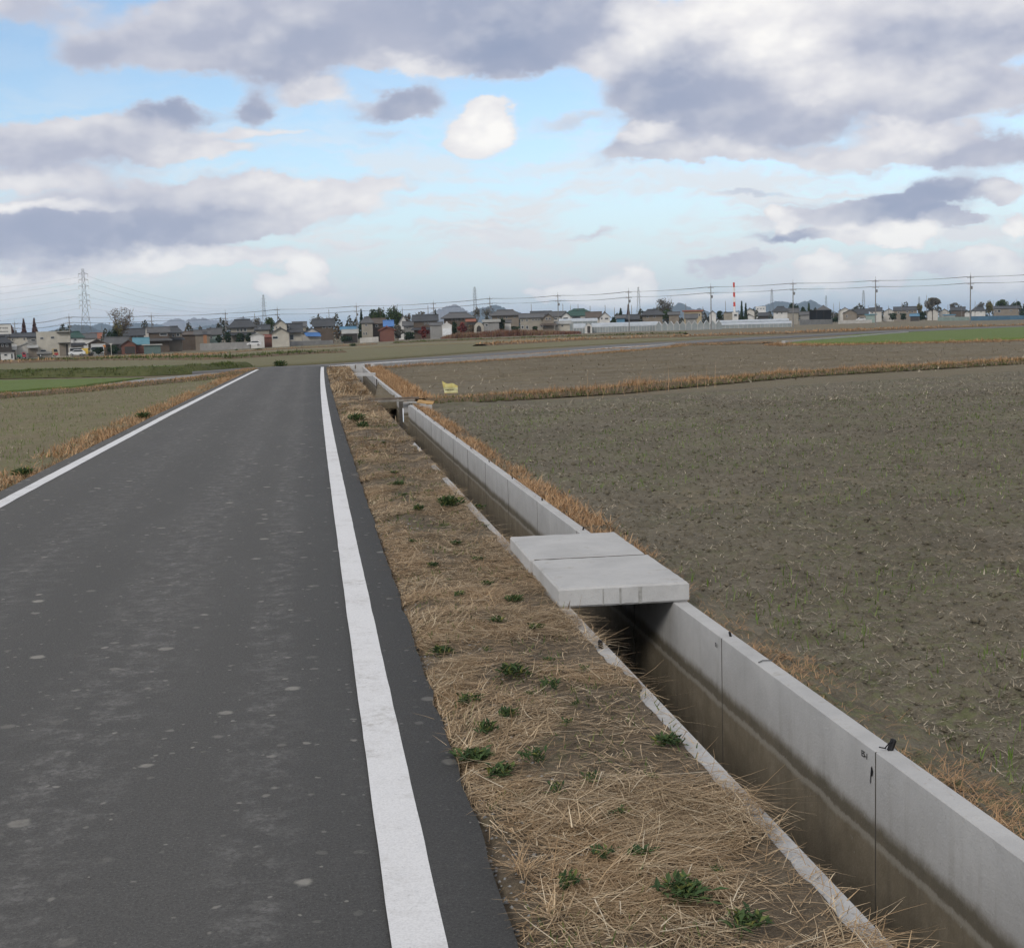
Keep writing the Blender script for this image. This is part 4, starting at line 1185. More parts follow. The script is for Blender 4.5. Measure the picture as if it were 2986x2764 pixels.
H('plant_building', 'beige plant building with dark roof beside the striped chimney', 'plant building', 520, 2111, 2136, 946, 912, 910, 'flat', 'beige', 'roofdark', dp=10, ov=.3, auto=False)
H('plant_building', 'white box building with one wide window at the chimney foot', 'plant building', 512, 2136, 2153, 946, 913, 911, 'flat', 'white', 'white', [(2140, 2150, 916, 923)], dp=10, ov=.05)
H('house', 'white gabled house with dark roof right of the twin conifers', 'house', 600, 2174, 2200, 940, 909, 900, 'gf', 'palewall', 'rooftile', auto=False)
H('house', 'low white gabled shed below the twin conifers', 'house', 560, 2171, 2196, 940, 924, 917, 'gf', 'white', 'rooftile', auto=False, dp=5)
H('apartment_block', 'distant pale apartment building in front of the blue hill', 'apartment', 1300, 2204, 2233, 925, 896, 894, 'flat', 'white', 'white', [(2208, 2212, 899, 903), (2217, 2221, 899, 903), (2225, 2229, 899, 903)], dp=14, ov=.1)
H('house', 'dark low house left of the long-roofed white house', 'house', 560, 2214, 2240, 940, 921, 914, 'gs', 'dark', 'rooftile', auto=False)
H('house', 'white house with wide dark roof in front of the blue hill', 'house', 620, 2256, 2296, 938, 908, 896, 'hip', 'white', 'rooftile', [(2264, 2269, 911, 916), (2277, 2282, 911, 916)], ov=.9)
H('house', 'grey-roofed house just left of the tall pole by the black net house', 'house', 640, 2294, 2328, 937, 911, 901, 'gs', 'beige', 'roofgrey', auto=False)
H('house', 'small house roof left of the black net house', 'house', 620, 2334, 2361, 937, 918, 911, 'gs', 'grey', 'roofgrey', auto=False)
H('house', 'grey pyramid roof showing over the black net house', 'house', 660, 2382, 2420, 936, 904, 893, 'hip', 'beige', 'roofgrey', auto=False, rf=.1)
H('house', 'pale gabled house behind the grey-brown gable', 'house', 700, 2446, 2482, 936, 908, 898, 'gf', 'palewall', 'roofgrey', [(2459, 2464, 910, 914)])
H('house', 'grey-brown gable-fronted house right of the black net house', 'house', 640, 2459, 2498, 937, 914, 904, 'gf', 'tan', 'rooftile', [(2467, 2472, 919, 926)], dp=9)
H('house', 'long grey roof running right from the grey-brown gable', 'house', 650, 2494, 2530, 936, 915, 903, 'gs', 'tan', 'rooftile', auto=False)
H('shed', 'shed with bright turquoise roof by the second pole from the right', 'shed', 600, 2525, 2554, 938, 919, 916, 'flat', 'palegreen', 'cyan', auto=False, dp=6)
H('house', 'house with dark roof behind the turquoise shed', 'house', 720, 2537, 2570, 934, 907, 899, 'gs', 'palewall', 'rooftile', [(2541, 2547, 910, 914)])
H('house', 'white gabled house right of the second pole from the right', 'house', 730, 2577, 2608, 933, 910, 901, 'gf', 'palewall', 'roofgrey', auto=False)
H('house', 'long dark-roofed brown house midway between the two rightmost poles', 'house', 720, 2608, 2672, 932, 905, 896, 'gs', 'tan', 'rooftile', [(2618, 2623, 908, 914), (2642, 2648, 907, 913), (2656, 2662, 907, 913)])
H('shed', 'low shed with light blue roof below the long brown house', 'shed', 690, 2655, 2679, 933, 922, 917, 'gs', 'dark', 'roofblue', auto=False, dp=5)
H('house', 'house with stacked white gables below the round leafy tree', 'house', 740, 2705, 2735, 931, 910, 901, 'gf', 'palewall', 'roofbrown', auto=False)
H('house', 'white gabled house with green-grey roof right of the round tree', 'house', 750, 2739, 2768, 930, 911, 902, 'gf', 'palewall', 'rooftile', auto=False)
H('house', 'brown box house with dark roof left of the rightmost pole', 'house', 745, 2774, 2812, 930, 905, 897, 'gs', 'brown', 'rooftile', auto=False)
H('house', 'small white-roofed house at the foot of the rightmost pole', 'house', 760, 2812, 2828, 929, 914, 908, 'gf', 'white', 'roofdark', auto=False)
H('house', 'white house with wide dark hip roof right of the rightmost pole', 'house', 740, 2834, 2872, 930, 906, 897, 'hip', 'white', 'rooftile', [(2842, 2846, 908, 912), (2858, 2862, 908, 912)])
H('house', 'large tan house with dark roof near the right edge of the photo', 'house', 720, 2900, 2968, 929, 900, 894, 'gs', 'tan', 'rooftile', [(2903, 2908, 903, 911), (2910, 2919, 903, 911), (2944, 2950, 904, 909)], dp=9)
H('shed', 'small shed with pale blue roof behind the teal fence', 'shed', 700, 2752, 2784, 931, 920, 917, 'flat', 'roofpale', 'roofblue', auto=False, dp=4)

# filler walls, hedges, nets ---------------------------------------------------------------
def wall_run(name, label, cat, D0, x0, D1, x1, yb0, yb1, hpx, col, th=0.25, group=None, panels=0):
    a = at_depth(x0, yb0, D0); b_ = at_depth(x1, yb1, D1)
    L = math.hypot(b_[0] - a[0], b_[1] - a[1])
    root = empty(name, tuple(a), math.atan2(b_[1] - a[1], b_[0] - a[0]))
    tag(root, label, cat, group)
    h = hpx * D0 / FPX
    dz = b_[2] - a[2]
    n = max(1, panels)
    for i in range(n):
        u0, u1 = L * i / n + 0.02, L * (i + 1) / n - 0.02
        z0, z1 = dz * u0 / L, dz * u1 / L
        MB().add([(u0, 0, z0 - 2), (u1, 0, z1 - 2), (u1, 0, z1 + h), (u0, 0, z0 + h), (u0, th, z0 - 2), (u1, th, z1 - 2), (u1, th, z1 + h), (u0, th, z0 + h)],
                 [(0, 1, 2, 3), (5, 4, 7, 6), (3, 2, 6, 7), (0, 3, 7, 4), (1, 5, 6, 2)]).build('panel', C(col), root)
    return root
wall_run('block_wall', 'long grey concrete block wall in front of the big farmhouse', 'wall', 392, 583, 388, 729, 1011, 1006, 9, 'grey', panels=8)
wall_run('block_wall', 'grey block wall right of the cream house', 'wall', 380, 826, 392, 972, 1005, 1000, 8.5, 'grey', panels=8)
wall_run('block_wall', 'pale block wall in front of the tall beige house', 'wall', 384, 1050, 386, 1104, 994, 990, 8, 'palewall', panels=3)
wall_run('garden_wall', 'grey garden wall below the black net house', 'wall', 560, 2332, 590, 2428, 941, 939, 8, 'grey', panels=5)
wall_run('retaining_kerb', 'low white retaining strip right of the black net house', 'wall', 570, 2446, 580, 2543, 940, 938, 5.5, 'palewall', panels=4)
wall_run('sheet_fence', 'pale teal sheet fence left of the rightmost pole', 'fence', 600, 2734, 560, 2826, 937, 937, 12, 'palegreen', th=.08, panels=9)
wall_run('sheet_fence', 'blue sheet fence running to the right edge of the photo', 'fence', 520, 2831, 500, 3020, 938, 935, 15, 'bluesheet', th=.08, panels=16)
nh = anchor('net_house', 2392, 934, 600); tag(nh, 'boxy black shade-net house standing above the grey garden wall', 'net house')
MB().box(-4.6, 4.6, 0, 8, 0.0, 4.4).build('net', C('black', .95), nh)
for x in (-4.66, -1.5, 1.5, 4.66):
    MB().tube((x, -0.06, -2), (x, -0.06, 4.55), 0.06).build('post', C('dark'), nh)

# greenhouses ------------------------------------------------------------------------------
m_film, t, b = new_mat('greenhouse_film')
P = t.n('ShaderNodeTexCoord').outputs['Object']
setc(t, b, t.ramp(t.noise(P, 0.7, 4, .6).outputs[0], [(0.3, (0.33, 0.36, 0.39)), (0.7, (0.45, 0.48, 0.51))]))
b.inputs['Roughness'].default_value = 0.35
m_film2, t, b = new_mat('greenhouse_side')
P = t.n('ShaderNodeTexCoord').outputs['Object']
setc(t, b, t.ramp(t.noise(P, 0.5, 4, .6).outputs[0], [(0.3, (0.20, 0.225, 0.23)), (0.7, (0.30, 0.325, 0.33))]))
b.inputs['Roughness'].default_value = 0.4
def greenhouse(label, D, x0, x1, yb, ye, yr, bays, dp, gabled, group='greenhouses in the middle distance', side=None, ncol=12):
    s = D / FPX
    xc = (x0 + x1) / 2
    root = anchor('greenhouse', xc, yb, D); tag(root, label, 'greenhouse', group)
    hw = (x1 - x0) / 2 * s; he = (yb - ye) * s; hr = (yb - yr) * s
    wb = 2 * hw / bays
    if gabled:
        for i in range(bays):
            a = -hw + i * wb
            MB().prism([(a + .03, -1), (a + wb - .03, -1), (a + wb - .03, he), (a + wb / 2, hr), (a + .03, he)], 0, dp).build('bay', side or m_film2, root)
            for q in (-1, 1):
                c0 = a + wb / 2
                e = c0 + q * wb / 2
                MB().slab((c0, -0.12, hr + .06), (e, -0.12, he + .06), (e, dp, he + .06), (c0, dp, hr + .06), .05).build('roof_sheet', m_film, root)
            MB().tube((a, -0.08, -1), (a, -0.08, he), .06, n=4).build('post', m_trim, root)
            MB().tube((a, -.1, he), (a + wb / 2, -.1, hr), .06, n=4).tube((a + wb / 2, -.1, hr), (a + wb, -.1, he), .06, n=4).build('rafter', m_trim, root)
    else:
        MB().prismx([(0, -1), (dp, -1), (dp, he), (0, he)], -hw, hw).build('side_wall', side or m_film2, root)
        poly = []
        for k_ in range(9):
            a = math.pi * k_ / 8
            poly.append((dp / 2 - math.cos(a) * dp / 2, he + math.sin(a) * (hr - he)))
        MB().prismx(poly + [(dp, he - .15), (0, he - .15)], -hw - .1, hw + .1).build('roof_sheet', m_film, root)
        for i in range(ncol + 1):
            x = -hw + 2 * hw * i / ncol
            MB().tube((x, -.05, -1), (x, -.05, he), .05, n=4).build('post', m_trim, root)
    return root
greenhouse('long low greenhouse with pale roof behind the sawtooth gables, left stretch', 395, 1726, 1918, 970, 952, 940, 1, 9, False, ncol=24)
gh = greenhouse('small greenhouse with a white gable end and dark doorway', 385, 1706, 1727, 971, 953, 943, 1, 9, True, side=m_trim)
MB().box(-0.35, 0.45, -.16, .0, 0, 1.9).build('doorway', C('dark'), gh)
greenhouse('short grey greenhouse side left of the white gable end', 388, 1673, 1707, 971, 957, 944, 1, 6, False, ncol=4)
greenhouse('raised pale greenhouse roof behind the small white hut', 430, 1628, 1742, 965, 938, 929, 1, 9, False, ncol=8)
greenhouse('row of eleven sawtooth glass gables in the middle of the greenhouses', 380, 1913, 2104, 966, 948, 936, 11, 14, True)
greenhouse('long pale tunnel greenhouse right of the sawtooth gables, nearer one', 410, 2104, 2306, 957, 946, 939, 1, 7, False, ncol=16)
greenhouse('long pale tunnel greenhouse farther back under the plant building', 440, 2096, 2298, 953, 938, 932, 1, 8, False, ncol=16)
ar = anchor('arched_shed', 1397, 968, 402); tag(ar, 'cream arch-roofed shed with dark opening between maple and garage', 'shed')
poly = [(-1.5 * math.cos(math.pi * k / 10), 0.9 + 1.9 * math.sin(math.pi * k / 10)) for k in range(11)]
MB().prism([(-1.5, -2)] + [(1.5, -2)] + poly[::-1], 0, 6).build('wall', C('cream'), ar)
MB().prism([(-.75, 0), (.75, 0), (.6, 1.4), (0, 1.9), (-.6, 1.4)], -.05, .1).build('doorway', C('dark'), ar)

# chimney ----------------------------------------------------------------------------------
ch = anchor('chimney', 2143, 946, 530); tag(ch, 'tall red and white striped chimney behind the greenhouses', 'chimney')
s_ = 530 / FPX
m_red = plain((0.52, 0.065, 0.05), .6, .12); m_wht = plain((0.72, 0.71, 0.70), .6, .08)
bands = [(824, 838), (838, 853), (853, 866), (866, 881), (881, 894), (894, 946)]
for i, (a, b_) in enumerate(bands):
    z1, z0 = (946 - a) * s_, (946 - b_) * s_
    r1, r0 = 0.36 + (a - 824) * 0.0011, 0.36 + (b_ - 824) * 0.0011
    lean = (2143 - 2141) * s_
    MB().tube((-lean * z0 / 16, 5, z0), (-lean * z1 / 16, 5, z1), r0, r1, 14).build('band', m_red if i % 2 == 0 else m_wht, ch)

# billboard on the hall roof ---------------------------------------------------------------
bb_ = anchor('billboard', 6, 1040, 395); tag(bb_, 'white rooftop billboard with dark lettering at the left edge', 'billboard')
s_ = 395 / FPX
MB().box(-30 * s_, 30 * s_, 2, 2.3, (1040 - 975) * s_, (1040 - 947) * s_).build('panel', plain((0.60, 0.595, 0.57), .8, .1), bb_)
MB().box(-31 * s_, 31 * s_, 1.9, 2.4, (1040 - 947) * s_, (1040 - 945) * s_).build('top_rail', C('dark'), bb_)
lt = MB()
for i, (x, wdt, hgt) in enumerate([(-20, 4, 5), (-13, 4, 5), (-6, 3.5, 5), (0, 4.5, 5), (7, 4, 5), (13, 3, 5), (18, 3.4, 5)]):
    z = 1040 - 957.5
    lt.box(x * s_, (x + 1.1) * s_, 1.93, 2.0, (z - hgt / 2) * s_, (z + hgt / 2) * s_)
    lt.box((x + 1.1) * s_, (x + wdt) * s_, 1.93, 2.0, (z + hgt / 2 - 1.2) * s_, (z + hgt / 2) * s_) if i % 2 else lt.box((x + 1.1) * s_, (x + wdt) * s_, 1.93, 2.0, (z - .6) * s_, (z + .6) * s_)
for x in range(-18, 20, 4):
    lt.box(x * s_, (x + 3) * s_, 1.93, 2.0, (1040 - 968.5) * s_, (1040 - 966.5) * s_)
o = lt.build('lettering', C('dark'), bb_); o['kind'] = 'stuff'
for x in (-25, 25):
    MB().box(x * s_ - .1, x * s_ + .1, 2.4, 2.6, 0, (1040 - 950) * s_).build('post', C('dark'), bb_)

# ------------------------------------------------------------------ utility poles and wires
m_pole = plain((0.20, 0.195, 0.19), .85, .12, .8)
m_metal = plain((0.16, 0.16, 0.165), .5, .2)
m_wire = plain((0.035, 0.036, 0.04), .6, .1)
def make_pole(arms=True, thin=False):
    root = empty('utility_pole')
    r0, r1 = (0.17, 0.10) if not thin else (0.13, 0.08)
    MB().tube((0, 0, -2.0), (0, 0, 11.2), r0, r1, 10).build('shaft', m_pole, root)
    MB().tube((0, 0, 11.2), (0, 0, 12.0), 0.035, 0.03, 5).build('lightning_rod', m_metal, root)
    if arms:
        for z in (10.75, 9.25):
            MB().box(-0.85, 0.85, -0.06, 0.06, z - 0.05, z + 0.05).build('crossarm', m_metal, root)
            for x in (-0.75, -0.3, 0.3, 0.75):
                MB().tube((x, 0, z + .05), (x, 0, z + .28), .07, .05, 6).build('insulator', m_trim, root)
        MB().tube((0.32, 0, 8.0), (0.32, 0, 8.75), 0.2, 0.2, 10).build('transformer', m_metal, root)
    return root
MAIN = [(43.6, 934.6, 49, 1044), (202, 915, 208, 1040), (440, 912, 447, 1030), (657, 905, 662, 1020), (809, 894, 813, 1005), (1038, 884, 1043, 997), (1263, 876, 1267, 986),
        (1428, 862, 1431, 972), (1626, 853, 1629, 970), (1833, 841, 1835, 967), (2072, 827, 2074, 957), (2310, 816, 2313, 951), (2552.5, 808, 2553, 946), (2828, 796, 2829, 942), (3120, 783, 3121, 938)]
PL = ['at the far left edge beside the white hut', 'in front of the cream factory', 'in front of the brown gabled house', 'in front of the big farmhouse and block wall',
      'in front of the cream gabled wing', 'just left of the narrow dark conifer', 'in front of the grey and white gabled shed', 'behind the reeds by the pale garage',
      'at the left end of the greenhouses', 'in front of the long greenhouse', 'in front of the sawtooth greenhouse', 'at the right end of the tunnel greenhouses',
      'in front of the turquoise shed, second from the right', 'the rightmost, in front of the blue fence', 'outside']
pole_proto = make_pole(True)
pole_plain = make_pole(False, True)
tops = []
first_used = {'a': False, 'b': False}
def put_pole(proto, key, top, base, label, hgt=12.0, group='power poles in the main row', D=None):
    h = math.hypot(base[1] - top[1], base[0] - top[0])
    D = D or FPX * hgt / h
    p = at_depth(base[0], base[1], D)
    o = proto if not first_used[key] else copy_tree(proto)
    first_used[key] = True
    sc = (h * D / FPX) / 12.0
    o.location = p
    th = math.atan2(p[0], p[1])
    o.rotation_euler = (0, 0, -th)
    o.scale = (1.0, 1.0, sc)
    tag(o, label, 'utility pole', group)
    return p, sc, th
for (tx, ty, bx, by), pl_ in zip(MAIN, PL):
    if pl_ == 'outside':
        p = at_depth(bx, by, 300)
        tops.append((p, 1.0, math.atan2(p[0], p[1])))
        continue
    tops.append(put_pole(pole_proto, 'a', (tx, ty), (bx, by), 'grey concrete power pole ' + pl_))
def run(label, zfrac, offs, r=0.022, sagk=0.012):
    root = empty('power_cable', tuple(tops[0][0])); tag(root, label, 'power cable', 'cables strung along the main pole row')
    o0 = tops[0][0]
    for off in offs:
        mb = MB()
        for (p, s1, t1), (q, s2, t2) in zip(tops[:-1], tops[1:]):
            d = q[:2] - p[:2]
            L = math.hypot(*d)
            nrm = np.array([-d[1], d[0]]) / L
            a = np.array([p[0] + math.cos(t1) * off, p[1] - math.sin(t1) * off, p[2] + zfrac * s1])
            b_ = np.array([q[0] + math.cos(t2) * off, q[1] - math.sin(t2) * off, q[2] + zfrac * s2])
            prev = a
            for k in range(1, 9):
                u = k / 8
                c = a * (1 - u) + b_ * u
                c = c + np.array([0, 0, -4 * sagk * L * u * (1 - u)])
                mb.tube(tuple(prev - o0), tuple(c - o0), r, r, 3)
                prev = c
        mb.build('wire', m_wire, root)
run('upper bundle of power cables sagging between the main poles', 11.0, (-0.75, -0.3, 0.75), 0.035, 0.011)
run('lower bundle of power cables sagging between the main poles', 9.5, (-0.75, 0.3, 0.75), 0.030, 0.012)
DIST = [(298, 948, 300, 1010, 'right of the big pylon behind the grey shed roof'), (960, 899, 962, 985, 'in front of the brown house by bare trees'), (1120, 894, 1121, 950, 'rising in front of the bamboo'),
        (1174, 895, 1176, 985, 'in front of the steep white gable'), (1247, 890, 1249, 930, 'behind the long dark green-grey roof'), (743, 911, 745, 975, 'between the big farmhouse and bare trees'),
        (1663, 887, 1665, 965, 'plain and thin, left of the green roof'), (1549, 885, 1550, 930, 'behind the beige apartment wing'), (1641, 885, 1642, 925, 'behind the white gable-fronted house'),
        (1685, 886, 1686, 915, 'behind the left part of the green roof'), (1720, 891, 1721, 915, 'behind the right end of the green roof'), (1764, 889, 1765, 918, 'above the white gable end with two windows'),
        (1791, 896, 1792, 925, 'above the small blue shed'), (1999, 883, 2000, 925, 'above the yellow house left part'), (2049, 893, 2050, 925, 'just right of the yellow house'),
        (2115, 877, 2116, 925, 'above the beige plant building'), (1840, 889, 1842, 925, 'beside the reddish cone tree'),
        (2430, 884, 2431, 925, 'left of the grey-brown gable'), (2447, 879, 2448, 930, 'above the pale gabled house'), (2503, 882, 2504, 915, 'above the long grey roof'),
        (2531, 891, 2532, 920, 'left of the turquoise shed'), (2590, 891, 2591, 915, 'above the white gabled house right of the second pole'), (2629, 880, 2630, 910, 'above the long dark-roofed brown house'),
        (2701, 858, 2702, 915, 'at the left side of the round tree'), (2763, 887, 2764, 915, 'above the brown box house left part'), (2803, 889, 2804, 934, 'pale, in front of the teal fence'),
        (2842, 876, 2843, 920, 'just right of the rightmost pole'), (2895, 877, 2896, 920, 'left of the large tan house'), (2963, 871, 2964, 915, 'above the right end of the tan house')]
for (tx, ty, bx, by, pl_) in DIST:
    pre = 'thin distant utility pole '
    put_pole(pole_plain, 'b', (tx, ty), (bx, by), pre + pl_, hgt=11.0 * (by - ty) / max(by - ty, 70), group='distant utility poles', D=460 if bx < 1500 else (520 if bx < 2150 else 700))
# small arms for the distant poles were left off where the photograph shows bare shafts

# ------------------------------------------------------------------ lattice pylons
m_lat = plain((0.15, 0.155, 0.165), .6, .15, .1)
def pylon(label, D, xt, yt, xb, yb, hw_px, arms, rz=0.3, bar=0.16, panels=9):
    s = D / FPX
    Hh = (yb - yt) * s
    root = anchor('lattice_pylon', xb, yb, D, rz); tag(root, label, 'pylon', 'lattice pylons')
    w0 = hw_px * s
    w1 = w0 * 0.16
    waist = 0.42
    def half(z):
        u = z / Hh
        return (w0 * (1 - u / waist) + w0 * .42 * (u / waist)) if u < waist else (w0 * .42 * (1 - (u - waist) / (1 - waist)) + w1 * (u - waist) / (1 - waist))
    zs = [Hh * (1 - (1 - i / panels) ** 1.25) for i in range(panels + 1)]
    for sx_, sy_ in ((-1, -1), (1, -1), (1, 1), (-1, 1)):
        lg = MB()
        for a, b_ in zip(zs[:-1], zs[1:]):
            lg.tube((sx_ * half(a), sy_ * half(a), a), (sx_ * half(b_), sy_ * half(b_), b_), bar, bar, 4)
        lg.build('leg', m_lat, root)
    for face in range(4):
        br_ = MB()
        c = [(-1, -1), (1, -1), (1, 1), (-1, 1)]
        (ax, ay), (bx_, by_) = c[face], c[(face + 1) % 4]
        for a, b_ in zip(zs[:-1], zs[1:]):
            ha, hb = half(a), half(b_)
            br_.tube((ax * ha, ay * ha, a), (bx_ * hb, by_ * hb, b_), bar * .6, n=3)
            br_.tube((bx_ * ha, by_ * ha, a), (ax * hb, ay * hb, b_), bar * .6, n=3)
            br_.tube((ax * hb, ay * hb, b_), (bx_ * hb, by_ * hb, b_), bar * .55, n=3)
        br_.build('bracing', m_lat, root)
    for (ya, hl_px) in arms:
        z = (yb - ya) * s
        hl = hl_px * s
        for q in (-1, 1):
            am = MB()
            h0 = half(min(z, Hh * .99))
            am.tube((q * h0, 0, z + .9), (q * hl, 0, z + .25), bar * .7, n=4).tube((q * h0, h0, z), (q * hl, 0, z + .2), bar * .7, n=4).tube((q * h0, -h0, z), (q * hl, 0, z + .2), bar * .7, n=4)
            am.build('crossarm', m_lat, root)
            MB().tube((q * hl, 0, z + .2), (q * hl, 0, z - 1.6), .12, n=5).build('insulator', m_trim, root)
    return root
pylon('tall lattice pylon with six pairs of arms rising on the left', 800, 248, 787, 253, 985, 17, [(802, 13), (819, 13), (837, 14), (863, 15), (879, 15), (893, 15)], rz=0.0, bar=0.14)
pylon('slim distant pylon rising behind trees near the big farmhouse', 1700, 770, 861, 772, 955, 9, [(873, 8), (884, 9), (893, 8)], bar=.12)
pylon('slim distant pylon in front of the central blue hill', 1600, 1385, 838, 1387, 945, 10, [(848, 6), (858, 7), (868, 7)], bar=.12)
pylon('slim distant pylon left of the big bare tree', 1900, 1862, 838, 1863, 935, 9, [(853, 5), (864, 6), (876, 6)], bar=.12)
pylon('slim distant pylon in front of the right-hand blue hill', 2200, 2249, 844, 2251, 925, 8, [(856, 4.5), (866, 5), (876, 5)], bar=.13)
pylon('faint far pylon at the right foot of the blue hill', 2600, 2409, 863, 2409, 925, 6, [(872, 4), (880, 4)], bar=.13)
pylon('slim distant pylon left of the second pole from the right', 2000, 2517, 848, 2518, 925, 8, [(858, 4.5), (868, 5), (878, 5)], bar=.13)
pylon('faint far pylon left of the round tree', 2600, 2680, 866, 2680, 920, 6, [(874, 4), (883, 4)], bar=.13)
# conductors of the big pylon, off to the left
lp = at_depth(250, 985, 800)
for k, (ya, hl_px) in enumerate([(802, 13), (819, 13), (837, 14), (863, 15), (879, 15), (893, 15)]):
    root = empty('transmission_line', (0, 0, 0))
    tag(root, ['topmost', 'second highest', 'third highest', 'fourth highest', 'second lowest', 'lowest'][k] + ' transmission line strung through the tall left pylon', 'power cable', 'transmission lines of the left pylon')
    a = at_depth(249 - hl_px, ya + 6, 800); b_ = at_depth(-420, ya + 60 + k * 4, 640)
    for pa, pb in ((a, b_), (at_depth(249 + hl_px, ya + 6, 800), at_depth(770, 875 + (k % 3) * 10, 1700))):
        mb = MB(); prev = pa
        for j in range(1, 13):
            u = j / 12
            c = pa * (1 - u) + pb * u + np.array([0, 0, -4 * 0.012 * np.linalg.norm(pb - pa) * u * (1 - u)])
            mb.tube(tuple(prev), tuple(c), .05 if pb[1] < 1000 else .045, n=3); prev = c
        mb.build('wire', plain((0.30, 0.31, 0.33), .6, .1), root)

# ------------------------------------------------------------------ vehicles
def wheel_set(root, xs_, r, half):
    for x in xs_:
        for q in (-1, 1):
            w_ = MB().tube((x, q * half - .09, r), (x, q * half + .09, r), r, r, 12).build('wheel', C('black'), root)
            MB().tube((x, q * half - .1, r), (x, q * half + .1, r), r * .55, r * .55, 10).build('rim', m_frame, w_)
def car(name, label, cat, D, px, py, L, Hh, col, rz, van=False):
    root = anchor(name, px, py, D, rz); tag(root, label, cat, 'vehicles parked by the workshops')
    half = 0.74
    if van:
        prof = [(-L / 2, .35), (L / 2, .35), (L / 2, .95), (L / 2 - .25, 1.05), (L / 2 - .6, Hh), (-L / 2 + .05, Hh), (-L / 2, 1.0)]
        cab = [(L / 2 - .34, 1.1), (L / 2 - .64, Hh - .12), (-L / 2 + .2, Hh - .12), (-L / 2 + .12, 1.1)]
    else:
        prof = [(-L / 2, .35), (L / 2, .35), (L / 2, .75), (L / 2 - .8, .92), (L / 2 - 1.4, Hh), (-L / 2 + .8, Hh), (-L / 2 + .1, .95), (-L / 2, .8)]
        cab = [(L / 2 - .95, .95), (L / 2 - 1.48, Hh - .1), (-L / 2 + .85, Hh - .1), (-L / 2 + .35, .95)]
    MB().prism(prof, -half, half).build('body', plain(col, .35, .06, spec=.5), root)
    MB().prism(cab, -half - .02, half + .02).build('window', m_glass, root)
    for q in (-1, 1):
        MB().box(L / 2 - .05, L / 2 + .03, q * .55 - .14, q * .55 + .14, .6, .78).build('headlight', m_trim, root)
    wheel_set(root, (-L * .3, L * .3), .28, half - .04)
    return root
car('white_car', 'white sedan parked in front of the cream factory', 'car', 338, 225, 1037, 4.0, 1.45, (0.66, 0.67, 0.68), math.radians(174))
car('white_van', 'white minivan behind the white sedan', 'van', 352, 223, 1036, 3.6, 1.9, (0.62, 0.63, 0.64), math.radians(10), True)
car('yellow_car', 'small yellow van beside the white sedan', 'van', 342, 252, 1036, 3.2, 1.75, (0.55, 0.37, 0.05), math.radians(80), True)
car('white_van', 'white van half hidden behind the round clipped hedge', 'van', 345, 283, 1033, 3.6, 1.95, (0.58, 0.6, 0.6), math.radians(175), True)
car('white_car', 'white car under the turquoise shed on the right', 'car', 600, 2510, 936, 4.0, 1.5, (0.62, 0.62, 0.63), math.radians(190))
car('white_car', 'white car parked by the corrugated shed and block wall', 'car', 374, 741, 1009, 3.8, 1.4, (0.64, 0.64, 0.65), math.radians(176))
tr_ = anchor('flatbed_truck', 138, 1041, 335, math.radians(4)); tag(tr_, 'grey flatbed truck with cream and red cab before the factory', 'truck', 'vehicles parked by the workshops')
MB().box(-2.4, 1.1, -.85, .85, .75, 1.25).build('flatbed', C('grey'), tr_)
MB().prism([(1.2, .4), (2.45, .4), (2.5, 1.1), (2.25, 1.95), (1.2, 1.95)], -.85, .85).build('cab', plain((0.42, 0.33, 0.2), .5, .1), tr_)
MB().box(1.6, 2.54, -.87, .87, .38, .95).build('bumper', plain((0.33, 0.04, 0.04), .5, .1), tr_)
MB().prism([(1.5, 1.15), (2.47, 1.15), (2.28, 1.8), (1.5, 1.8)], -.87, .87).build('window', m_glass, tr_)
MB().box(-2.4, 1.2, -.5, .5, .5, .75).build('chassis', C('dark'), tr_)
wheel_set(tr_, (-1.6, 1.75), .38, .75)
tk = anchor('kei_truck', 63, 1047, 322, math.radians(-8)); tag(tk, 'small green and red farm vehicle parked beside the pale workshop', 'farm vehicle', 'vehicles parked by the workshops')
MB().box(-.95, .25, -.6, .6, .45, 1.0).build('bed', plain((0.10, 0.27, 0.19), .5, .1), tk)
MB().prism([(.3, .4), (.95, .4), (1.0, 1.0), (.8, 1.55), (.3, 1.55)], -.62, .62).build('cab', plain((0.38, 0.05, 0.07), .5, .1), tk)
MB().prism([(.4, 1.05), (.97, 1.05), (.82, 1.45), (.4, 1.45)], -.64, .64).build('window', m_glass, tk)
wheel_set(tk, (-.6, .65), .28, .55)

# street signs by the hedge
for (px, py, hpx, col, lb_) in [(325, 1031, 26, 'palewall', 'thin white sign post with triangular top before the dark hedge'), (305, 1034, 24, 'orange', 'orange warning post beside the round clipped hedge')]:
    r_ = anchor('sign_post', px, py, 345); tag(r_, lb_, 'sign')
    hh = hpx * 345 / FPX
    MB().tube((0, 0, -1), (0, 0, hh), .07, n=6).build('post', C(col), r_)
    if col == 'orange':
        MB().tube((0, -.05, hh), (0, .05, hh), .38, n=10).build('sign_plate', plain((0.55, 0.2, 0.05), .6), r_)
    else:
        MB().prism([(-.4, hh + .3), (.4, hh + .3), (0, hh - .35)], -.05, .05).build('sign_plate', C('palewall'), r_)

